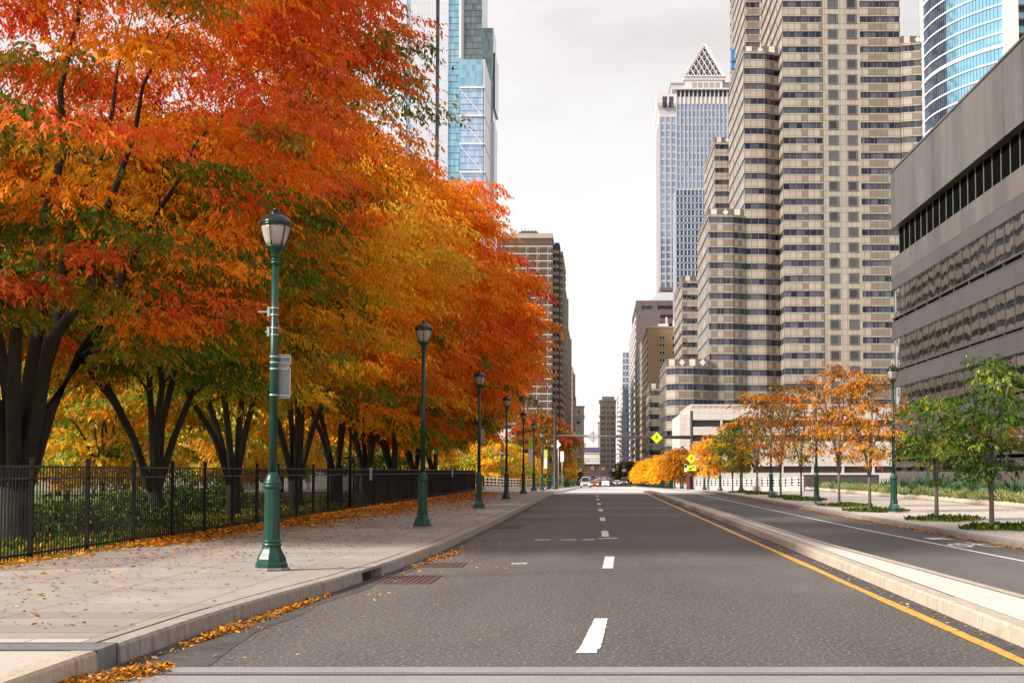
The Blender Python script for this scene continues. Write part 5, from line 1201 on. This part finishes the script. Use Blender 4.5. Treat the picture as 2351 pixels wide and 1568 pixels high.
# --- classical tan tower right of the sky gap
cl = bthing('classical_tower', 'old tan stone tower with small windows right of the sky gap', 8, 1000)
a, b_ = W(1377.5, 1000, 1000)[0], W(1414, 1000, 1000)[0]; z1 = W(1390, 920, 1000)[1]
mb = MB(); mb.box(a, b_, 1000, 1040, gz(1000)-2, z1)
mb.box(a+1.5, b_-1, 1003, 1035, z1, z1+3.2); mb.build('wall', M['limestone'], cl)
mb = MB(); mb.box(a-.7, b_+.4, 999.3, 1040, z1-.4, z1+.6); mb.box(a-.5, b_+.4, 999.5, 1040, W(1390,955,1000)[1], W(1390,955,1000)[1]+.7); mb.box(a-.4, b_+.4, 999.6, 1040, W(1390,1046,1000)[1], W(1390,1046,1000)[1]+1); mb.build('cornice', M['limestone'], cl)
w_ = (b_-a)
windows(cl, [(a+w_*f, z1-5.5-k*3.8) for k in range(12) for f in (.12,.26,.5,.74,.88)], .95, 1.7, 1000, ('limestone','glass_dark'))
mb = MB(); X0 = W(1372.5, 1000, 1060)[0]; mb.box(X0, a+4, 1060, 1080, gz(1060), W(1375, 970, 1060)[1]); mb.box(X0-.3, a+4, 1059.6, 1080, W(1375, 970, 1060)[1], W(1375, 968, 1060)[1]); o = mb.build('slim_tower', M['limestone']); tag(o, 'sliver of a tan stone tower between the sky gap and the classical tower', 'building')
# --- carved church like tower left of the sky gap
ch = bthing('stone_tower', 'carved tan stone tower with round window left of the sky gap', -12, 1000)
a, b_ = W(1314.5, 1000, 1000)[0], W(1340.5, 1000, 1000)[0]; z1 = W(1330, 932, 1000)[1]
mb = MB(); mb.box(a, b_, 1000, 1016, gz(1000)-2, z1); mb.box(a, a+2.4, 1000.2, 1015, z1, W(1320,911,1000)[1]); mb.box(b_-1.6, b_-.02, 999.4, 1015, gz(1000), z1-.5); mb.box(a+.02, a+1.4, 999.4, 1015, gz(1000), z1-.5)
mb.build('wall', M['limestone'], ch)
mb = MB()
for y in (934, 955, 960, 1000, 1040): Z = W(1330, y, 1000)[1]; mb.box(a-.5, b_+.5, 999, 1016.5, Z, Z+.7)
mb.build('cornice', M['limestone'], ch)
mb = MB(); cx = (a+b_)/2; Z = W(1330, 970, 1000)[1]; mb.plate([(cx+1.1*math.cos(k*.5236), Z+1.1*math.sin(k*.5236)) for k in range(12)], 999.5, 999.9); mb.build('round_window', M['glass_dark'], ch)
windows(ch, [(cx, W(1330,990,1000)[1])], 1.6, 4.2, 1000, ('limestone','glass_blue')); windows(ch, [(cx-.9, W(1330,1024,1000)[1]),(cx+.9, W(1330,1024,1000)[1]),(cx+.4, W(1330,950,1000)[1])], 1.0, 2.6, 1000, ('limestone','glass_dark'))
# --- banded white bridge building closing the street
wb_ = bthing('convention_hall', 'white banded hall with purple roof strip closing the end of the street', 0, 1050)
a, b_ = W(1336, 1040, 1050)[0], W(1380, 1040, 1050)[0]; z = lambda y: W(1358, y, 1050)[1]
mb = MB(); mb.box(a, b_, 1050, 1080, z(1065), z(1043.5)); mb.box(a, b_, 1050, 1080, z(1042), z(1035.5))
mb.build('wall', M['white_trim'], wb_)
mb = MB(); mb.box(a, b_, 1050.3, 1080, z(1043.6), z(1041.9)); mb.box(a, b_, 1049.9, 1050.1, z(1053.2), z(1052.7)); mb.box(a, b_, 1049.9, 1050.1, z(1059), z(1058.5)); mb.build('joint', M['mullion'], wb_)
mb = MB(); mb.box(a-.5, b_+.5, 1049, 1080, z(1035.4), z(1027)); mb.build('roof_strip', flat('purple_roof', (.13,.10,.22), .6), wb_)
mb = MB(); mb.box(a-20, b_+14, 1051, 1079, gz(1050)-1, z(1065.2)); mb.build('lower_wall', M['brick_brown'], wb_)
windows(wb_, [(a+1+k*2.6, z(1074)) for k in range(6)], 1.4, 1.8, 1051, ('limestone','glass_dark'))
# --- brown apartment tower left of the sky gap
ba = bthing('apartment_tower', 'brown brick apartment tower with white floor lines left of the sky gap', -28, 538)
D = 538.0; a, b_ = W(1140, 700, D)[0], W(1268, 700, D)[0]; z1 = W(1260, 547, D)[1]; fz = 17.05/F*D
mb = MB(); mb.box(a, b_, D, D+28, gz(D)-2, z1); mb.build('wall', M['brick_brown'], ba)
mb = MB(); mb.box(a-.1, b_+.1, D-.15, D+28, z1, W(1260,536,D)[1]); mb.build('parapet', M['limestone'], ba)
mb = MB()
for k in range(31): Z = W(1260,566,D)[1]-k*fz; mb.box(a, b_+.02, D-.14, D+27, Z-.16, Z+.16)
mb.build('floor_line', M['cream'], ba)
windows(ba, [(W(xx, 800, D)[0], W(1260,566,D)[1]-fz+.35-k*fz) for k in range(29) for xx in (1210.5, 1235.5, 1260.5)], .9, 1.75, D, ('cream','glass_grey'))
mb = MB(); x0, x1 = W(1189,530,D)[0], W(1233,530,D)[0]; zz_ = W(1260,536,D)[1]; mb.box(x0, x1, D+6, D+16, zz_, zz_+1.6); mb.box(x0+.8, x1-.5, D+8, D+14, zz_+1.6, zz_+2.3)
for k in range(5): mb.box(x0+1+k*1.3, x0+1.15+k*1.3, D+7, D+7.2, zz_+1.6, zz_+3.2)
mb.build('roof_plant', M['brick_brown'], ba)
# recessed balcony bay and long balcony flank
c0, c1 = b_+.02, W(1285.5, 700, D+12)[0]; zr = W(1275, 562, D+12)[1]
mb = MB(); mb.box(c0, c1, D+12, D+75, gz(D)-2, zr); mb.build('flank_wall', M['brick_brown'], ba)
for k in range(30):
    Z = W(1260,572,D)[1]-k*fz
    if Z < 3: break
    m1 = MB(); m1.box(c0, c1-.4, D+10.6, D+12.02, Z-.1, Z+1.15)
    for j in range(6): m1.box(c1-.02, c1+1.1, D+14+j*10, D+20+j*10, Z-.1, Z+1.15)
    m1.build('balcony', M['limestone'] if k % 1 == 0 else M['cream'], ba)
mb = MB()
for k in range(30):
    Z = W(1260,572,D)[1]-k*fz
    for j in range(6): mb.box(c1-.02, c1+.05, D+14+j*10, D+20+j*10, Z+1.16, Z+fz-.12)
    mb.box(c0+.6, c1-1, D+11.9, D+11.99, Z+1.2, Z+fz-.15)
mb.build('balcony_door', M['glass_dark'], ba)['kind'] = 'stuff'
mb = MB(); mb.box(c0+.5, c1-.3, D+14, D+20, zr, zr+1.1); mb.build('roof_box', flat('roof_blue', (.03,.04,.35), .5), ba)
pd = bthing('podium_building', 'brown podium with white line and small windows below the apartment tower', -40, 500)
mb = MB(); a2 = W(1040, 1000, 500)[0]; mb.box(a2, b_-4, 500, 530, gz(500)-2, W(1150,974,500)[1]); mb.build('wall', M['brick_brown'], pd)
mb = MB(); mb.box(a2, b_-4, 499.8, 530, W(1150,976,500)[1], W(1150,973.9,500)[1]); mb.build('cornice', M['cream'], pd)
windows(pd, [(a2+3+k*4, W(1150,985,500)[1]) for k in range(8)], 1.0, 1.5, 500, ('cream','glass_grey'))
def plainblock(name, lab, x0, x1, ytop, D, dep, wall, glass='glass_dark', fh=3.6, pier=2.6, pw=1.3, inset=.3, sp=.5):
    t = bthing(name, lab, W(x0, ytop, D)[0], D); a, b_ = W(x0, ytop, D)[0], W(x1, ytop, D)[0]; z1 = W(x1, ytop, D)[1]
    banded(t, rect(a, b_, D, D+dep), gz(D)-1, z1, fh, fh*sp, wall, glass, inset=inset, mull=0, pier=pier, pw=pw, limit=40); return t
plainblock('apartment_building', 'pale tan apartment block stepping down behind the brown tower', 1270, 1296, 650, 640, 60, 'limestone')
plainblock('apartment_building', 'third tan block down the street, before the carved stone tower', 1290, 1303, 745, 720, 80, 'limestone')
plainblock('office_building', 'narrow tan block beside the carved stone tower', 1299, 1314.3, 843, 830, 60, 'limestone', pw=1.6)
# --- glass skyscraper at the left, above the trees
gs = bthing('glass_skyscraper', 'very tall pale glass skyscraper with teal strips rising above the orange trees', -90, 900)
D = 900.0
def bx(x0, x1, y0, y1, d0, d1, mat, nm, root=None):
    a, b_ = W(x0, (y0+y1)/2, d0)[0], W(x1, (y0+y1)/2, d0)[0]; mb = MB()
    mb.box(a, b_, d0, d1, W(x0, y1, d0)[1], W(x0, y0, d0)[1]); return mb.build(nm, M[mat], root or gs)
T = -60
bx(940, 998, T, 1100, D+1, D+50, 'white_panel', 'white_wall'); bx(998.2, 1006, T, 1100, D+2, D+50, 'glass_grey', 'recess_glass'); bx(1006.2, 1027, T, 1100, D+1, D+50, 'white_panel', 'white_wall')
bx(1027.2, 1054, T, 1100, D+2, D+50, 'glass_teal', 'teal_glass'); bx(930, 939.8, T, 1100, D+2, D+50, 'glass_teal', 'teal_glass')
bx(1054.2, 1059, T, 135, D-6, D+30, 'white_trim', 'fin'); bx(1059.5, 1107, T, 137, D+14, D+60, 'glass_green', 'upper_glass')
bx(1054.2, 1109, 137, 201, D-6, D+60, 'glass_teal', 'crown_glass'); bx(1054.2, 1109, 203.5, 1100, D-6, D+60, 'glass_pale', 'lower_glass')
a = W(1109, 300, D-6)[0]
mb = MB(); mb.box(a+.02, a+1.0, D-6, D+64, 0, W(1109,137,D-6)[1]); mb.build('side_wall', M['white_panel'], gs)
bx(1107.5, 1132, 65, 280, D+50, D+80, 'glass_green', 'rear_glass'); bx(1107.5, 1133, 280.3, 1100, D+50, D+80, 'white_panel', 'rear_wall'); bx(1132.2, 1136.5, 122, 248, D+56, D+90, 'glass_dark', 'rear_dark_glass')
mb = MB(); yv = [202, 267, 331.5, 396, 460, 525]
for i, y in enumerate(yv):
    x0, z0 = W(1055, y, D-6); x1, _ = W(1109, y, D-6); mb.box(x0, x1, D-7, D-5.9, z0-.5, z0+.5)
    if i < 5: zz2 = W(1055, yv[i+1], D-6)[1]; mb.bar((x0+.5,D-6.6,z0-1), (x1,D-6.6,zz2), .34)
    mb.box(x1-.3, x1+1.3, D-6.8, D+64, z0-.3, z0+.3)
mb.build('brace', M['white_trim'], gs)
mb = MB(); x0, x1 = W(1027,300,D)[0], W(1109,300,D-6)[0]
xa_, xb_ = W(1054.5,300,D-6)[0], W(1109,300,D-6)[0]; xc_, xd_ = W(1027.4,300,D)[0], W(1054,300,D)[0]; xe_, xf_ = W(1059.8,60,D+14)[0], W(1107,60,D+14)[0]; zt_g = W(1109,203,D-6)[1]
zz_ = W(1100,560,D)[1]
while zz_ < 330:
    mb = MB(); mb.box(xc_, xd_, D+1.8, D+2.05, zz_, zz_+.22); mb.build('floor_line', M['glass_grey'], gs); mb = MB()
    if zz_ < zt_g: mb.box(xa_, xb_, D-6.15, D-5.99, zz_, zz_+.22)
    else: mb.box(xe_, xf_, D+13.8, D+14.05, zz_, zz_+.25)
    mb.build('floor_line', M['glass_grey'], gs); zz_ += 4.2
# --- buildings beyond the park, seen between trunks
t = bthing('concrete_wall', 'rust stained concrete wall beyond the park at the left edge', -36, 112, 'wall'); a, b_ = W(60, 1000, 112)[0], W(195, 1000, 112)[0]
mb = MB(); mb.box(a-8, b_, 112, 113, -.2, W(100,972,112)[1]); mb.build('wall', M['old_concrete'], t); mb = MB(); mb.box(a-8, b_+.1, 111.8, 113.2, W(100,972,112)[1], W(100,968,112)[1]); mb.build('coping', M['limestone'], t)
t = bthing('white_building', 'white plastered building seen between the second and third trunks', -37, 130); a, b_ = W(428, 1000, 130)[0], W(525, 1000, 130)[0]; zz_ = W(450,962,130)[1]
mb = MB(); mb.box(a, b_, 130, 142, -.2, zz_); mb.build('wall', rough_mat('white_render', (.50,.48,.45), (.62,.60,.57), .8, (.4,.37,.34), 6, .8), t); mb = MB(); mb.box(a-.1, b_+.1, 129.8, 142, zz_, zz_+.3); mb.build('cornice', M['white_trim'], t)
windows(t, [(a+1.4, zz_-3.0),(a+3.2, zz_-3.0)], .7, 1.2, 130, ('white_trim','glass_dark'))
t = bthing('viaduct_building', 'long pale building with dark openings far beyond the park', -60, 232); mb = MB(); a, b_ = W(560, 1000, 232)[0], W(1175, 1000, 232)[0]; zz_ = W(900,985,232)[1]
mb.box(a, b_, 232, 250, -3, W(900,1062,232)[1]); mb.box(a, b_, 232, 250, W(900,1040,232)[1], W(900,1022,232)[1]); mb.box(a, b_, 232, 250, W(900,1010,232)[1], zz_)
for k in range(14): x = a+(b_-a)*k/13; mb.box(x-.5, x+.5, 231.9, 234, -3, zz_-.01)
mb.build('wall', M['white_stone'], t); g = MB(); g.box(a+.4, b_-.4, 233.5, 249, -2, zz_-.5); g.build('opening', M['glass_dark'], t)
t = bthing('brick_building', 'reddish wall with white piers beyond the middle of the fence', -30, 190); mb = MB(); a, b_ = W(880, 1050, 190)[0], W(1010, 1050, 190)[0]; mb.box(a, b_, 190, 200, -2, W(900,1042,190)[1]); mb.build('wall', rough_mat('red_brick_wall', (.28,.14,.11), (.34,.18,.15), 2), t)
mb = MB(); 
for k in range(7): x = a+(b_-a)*k/6; mb.box(x-.35, x+.35, 189.8, 190.1, -2, W(900,1040,190)[1])
mb.build('pier', M['white_trim'], t)
# stand-in striped block, added unseen behind the trees for the dark block's window reflections
t = bthing('striped_standin', 'striped office block behind the tree crowns, mirrored in the dark steel block', -75, 330)
banded(t, rect(-96, -60, 330, 475), gz(330), 80, 4, 2.2, 'cream', 'glass_dark', inset=.5, mull=4)
# ------------------------------------------------------------------ cars
def make_car(body, lab, x, D, kind='car', lights=True, sc=1, flip=False, rz=0):
    t = thing('parked_car' if kind == 'parked' else kind, lab, 'car', (x, D, gz(D)), 'cars on the street ahead', rz)
    van = kind == 'van'
    L, Wd, H = (4.9, 1.95, 2.1) if van else (4.5, 1.8, 1.46)
    prof = [(0,.30),(0,.62),(.12,.78),(1.05,.92),(1.55,1.36),(2.0,H),(3.3,H),(4.05,1.0),(L-.05,.92),(L,.35)] if not van else [(0,.3),(0,.75),(.2,.95),(.8,1.1),(1.35,H-.1),(1.7,H),(L-.2,H),(L,1.2),(L,.35)]
    mb = MB(); hw = Wd/2; n = len(prof)
    ins = lambda z: hw-.02-max(0, z-.9)*.28
    vs = [(-ins(z), y, z) for y, z in prof]+[(ins(z), y, z) for y, z in prof]
    mb.add(vs, [tuple(range(n)), tuple(range(2*n-1, n-1, -1))]+[(i, n+i, n+(i+1) % n, (i+1) % n) for i in range(n)]); mb.build('body', body, t, world=False)
    i = 3; p, q = prof[3], (prof[5] if not van else prof[4])
    mb = MB(); e = .03
    mb.add([(-ins(p[1])+.12,p[0]+.05-e,p[1]+.06+e),(ins(p[1])-.12,p[0]+.05-e,p[1]+.06+e),(ins(q[1])-.10,q[0]-.08-e,q[1]-.07+e),(-ins(q[1])+.10,q[0]-.08-e,q[1]-.07+e),
            (-ins(p[1])+.12,p[0]+.1,p[1]),(ins(p[1])-.12,p[0]+.1,p[1]),(ins(q[1])-.10,q[0],q[1]-.14),(-ins(q[1])+.10,q[0],q[1]-.14)], [(0,1,2,3),(4,7,6,5),(0,4,5,1),(1,5,6,2),(2,6,7,3),(3,7,4,0)])
    mb.build('windscreen', M['glass_dark'], t, world=False)
    for s in (-1, 1):
        mb = MB(); x0 = s*(hw-.10); 
        for k, zz in ((1.5,1.02),): mb.add([(s*(ins(1.0)+.004),1.35,1.0),(s*(ins(1.0)+.004),3.85,1.0),(s*(ins(1.32)+.004),3.3,1.32),(s*(ins(1.32)+.004),1.8,1.32)], [(0,1,2,3)])
        mb.build('side_window', M['glass_dark'], t, world=False)
        for yy in (.85, L-.95):
            mb = MB(); pts = [(s*(hw-.24), yy+.32*math.cos(k*.524), .32+.32*math.sin(k*.524)) for k in range(12)]; pt2 = [(s*(hw-.01), y, z) for _, y, z in pts]
            mb.add(pts+pt2, [tuple(range(12)), tuple(range(23, 11, -1))]+[(k, 12+k, 12+(k+1) % 12, (k+1) % 12) for k in range(12)]); mb.build('wheel', M['black'], t, world=False)
        mb = MB(); mb.box(s*(hw-.28)-.2, s*(hw-.28)+.2, -.03, .06, .60, .74); mb.build('headlight', flat('headlight', (1,.93,.8), .3, emit=1.2) if lights and 'hl' not in M else (M['white']), t, world=False)
    mb = MB(); mb.box(-.45, .45, -.02, .05, .42, .58); mb.build('grille', M['black'], t, world=False)
CP = {k: flat('car_'+k, c, .25, .3) for k, c in dict(silver=(.42,.43,.45), white=(.75,.74,.72), cab=(.62,.22,.06), black=(.02,.02,.022), grey=(.16,.16,.17), red=(.35,.03,.03), blue=(.05,.08,.2)).items()}
def car(x, y, w, c, lab, kind='car', **k):
    # depth follows from the width on the road
    D = 1.8*F/w; make_car(CP[c], lab, (x-PX)/F*D, D, kind, **k)
car(1344, 0, 21.5, 'silver', 'silver car nearest the camera, coming over the crest on the left', 'van')
car(1365, 0, 19.5, 'cab', 'orange car with bright headlights right of the silver one')
car(1390, 0, 17.5, 'white', 'white car with bright headlights, third across the road')
car(1417, 0, 15.5, 'white', 'white parked car at the right kerb under the traffic lights')
car(1433, 0, 14.5, 'silver', 'silver van parked at the right kerb beside the yellow trees', 'van')
car(1331, 0, 15.0, 'grey', 'grey car behind the silver one at the left kerb')
car(1354, 0, 14.0, 'black', 'black car queued behind the silver and orange cars')
car(1378, 0, 13.5, 'silver', 'silver car queued behind the orange and white cars')
car(1398, 0, 12.5, 'red', 'red car queued behind the white car')
car(1341, 0, 11.5, 'white', 'white car farther back at the left of the queue')
car(1362, 0, 11.0, 'grey', 'grey van in the middle of the queue', 'van')
car(1384, 0, 10.5, 'white', 'small white car farther back in the right lane')
car(1350, 0, 9.2, 'black', 'dark car deep in the queue on the left')
car(1372, 0, 9.0, 'silver', 'pale car deep in the queue in the middle')
car(1394, 0, 8.8, 'blue', 'blue car deep in the queue on the right')
car(1408, 0, 11, 'black', 'black parked car behind the white one at the right kerb')
for i, (x, w_c, c_, lb) in enumerate(((1336,13.5,'black','black car behind the grey one at the left kerb'),(1359,12.2,'red','dark red car between the leading cars and the grey van'),(1373,12.8,'white','white car behind the orange car'),(1403,14.2,'grey','grey car moving right of the white headlight car'),
    (1425,12.5,'blue','dark blue car parked at the right kerb behind the white one'),(1345,10.3,'silver','silver car behind the far left white car'),(1366,10.0,'cab','orange cab far back in the queue'),(1389,9.6,'white','white car far back at the right of the queue'),(1357,8.6,'white','white car at the end of the queue'),(1379,8.4,'grey','grey car at the end of the queue'))): car(x, 0, w_c, c_, lb)
# traffic lights hung over the far junction
TD = 410.0; zt_ = lambda y: W(1370, y, TD)[1]
t = thing('signal_gantry', 'thin gantry carrying the far traffic lights over the street', 'gantry', (W(1328,1070,TD)[0], TD, gz(TD)))
mb = MB(); xa, xb = W(1326,1070,TD)[0], W(1440,1070,TD)[0]; mb.box(xa-.12, xa+.12, TD-.1, TD+.1, gz(TD), zt_(1066)); mb.box(xb-.12, xb+.12, TD-.1, TD+.1, gz(TD), zt_(1066)); mb.build('post', M['mast'], t)
mb = MB(); mb.box(xa, xb, TD-.05, TD+.05, zt_(1067.5), zt_(1066.3)); mb.build('arm', M['mast'], t)
for x, nm in ((1344,'leftmost'),(1367,'second'),(1393,'third'),(1417,'rightmost lit')):
    X = W(x,1075,TD)[0]; l = thing('traffic_light', '%s yellow traffic light hanging from the far gantry' % nm, 'traffic light', (X, TD, zt_(1080)), 'far traffic lights')
    mb = MB(); mb.box(X-.32, X+.32, TD-.4, TD-.06, zt_(1080), zt_(1069)); mb.build('housing', M['yellow_house'], l)
    for k in range(3):
        mb = MB(); mb.plate([(X+.16*math.cos(j*.785), zt_(1077.8-k*3.4)+.16*math.sin(j*.785)) for j in range(8)], TD-.44, TD-.401); mb.build('lens', M['redlamp'] if k == 2 and x > 1400 else M['black'], l)
for x, y, w, lab in ((1326,1078,10,'white street name sign at the left end of the far gantry'),(1356,1074,8,'white lane sign hung mid gantry'),(1381,1075,8,'white lane sign hung right of mid gantry'),(1405,1078,7,'white sign left of the lit traffic light'),(1428,1079,9,'white street name sign near the right end of the gantry')):
    X0, Z0 = W(x, y+4, TD); X1, Z1 = W(x+w, y-3, TD); t = thing('street_sign', lab, 'sign', (X0, TD, Z0), 'signs on the far gantry'); mb = MB(); mb.box(X0, X1, TD-.3, TD-.25, Z0, Z1); mb.build('plate', M['white'], t)
    mb = MB(); mb.box((X0+X1)/2-.05, (X0+X1)/2+.05, TD-.24, TD-.06, Z1-.3, zt_(1066.3)+.02); mb.build('bracket', M['galv'], t)
# ------------------------------------------------------------------ sky, sun, camera
w = bpy.data.worlds.new('World'); bpy.context.scene.world = w; w.use_nodes = True; nt = w.node_tree; nt.nodes.clear()
SUN_EL, SUN_AZ = 34.0, -116.0      # azimuth measured from the street direction, negative = left
out = nt.nodes.new('ShaderNodeOutputWorld'); bg = nt.nodes.new('ShaderNodeBackground'); sky = nt.nodes.new('ShaderNodeTexSky')
sky.sky_type = 'NISHITA'; sky.sun_disc = False; sky.sun_elevation = R_(SUN_EL); sky.sun_rotation = R_(SUN_AZ)
tc = nt.nodes.new('ShaderNodeTexCoord'); mp = nt.nodes.new('ShaderNodeMapping'); mp.inputs['Scale'].default_value = (1, 1, 2.6); nt.links.new(tc.outputs['Generated'], mp.inputs['Vector'])
n1 = noise(nt, mp.outputs['Vector'], 3.4, 7, .6, .38, .66)
cl1 = mix(nt, n1, (7.8, 7.4, 7.2), (9.9, 9.45, 9.4))       # cloud deck, in the sky texture's own units
sp_ = nt.nodes.new('ShaderNodeSeparateXYZ'); nt.links.new(tc.outputs['Generated'], sp_.inputs[0])
mr = nt.nodes.new('ShaderNodeMapRange'); mr.inputs['From Min'].default_value = .30; mr.inputs['From Max'].default_value = .12; nt.links.new(sp_.outputs['Z'], mr.inputs['Value'])
cl2 = mix(nt, mr.outputs['Result'], cl1, (10.6, 10.5, 10.55))
c = mix(nt, .94, sky.outputs['Color'], cl2)
nt.links.new(c, bg.inputs['Color']); bg.inputs['Strength'].default_value = .073; nt.links.new(bg.outputs[0], out.inputs['Surface'])
sl = bpy.data.lights.new('sun', 'SUN'); sl.energy = 5.0; sl.angle = R_(11); sl.color = (1, .95, .88); so = bpy.data.objects.new('sun', sl); C.objects.link(so)
az = R_(SUN_AZ); dv = Vector((math.sin(az)*math.cos(R_(SUN_EL)), math.cos(az)*math.cos(R_(SUN_EL)), math.sin(R_(SUN_EL))))
so.rotation_euler = dv.to_track_quat('Z', 'Y').to_euler()
cam = bpy.data.cameras.new('camera'); co = bpy.data.objects.new('camera', cam); C.objects.link(co); bpy.context.scene.camera = co
co.location = (0, 0, CH); co.rotation_euler = (math.pi/2+PITCH, 0, 0); cam.sensor_width = 36; cam.lens = 36*F/2351.0
cam.shift_x = -(PX-1175.5)/2351.0; cam.shift_y = (PYc-784)/2351.0; cam.clip_end = 6000; cam.clip_start = .1
sc = bpy.context.scene; sc.view_settings.view_transform = 'Standard'; sc.view_settings.look = 'None'; sc.view_settings.exposure = 0.52; sc.view_settings.gamma = 1
sc.cycles.max_bounces = 6; sc.cycles.transparent_max_bounces = 4
try: sc.cycles.use_denoising = True
except Exception: pass
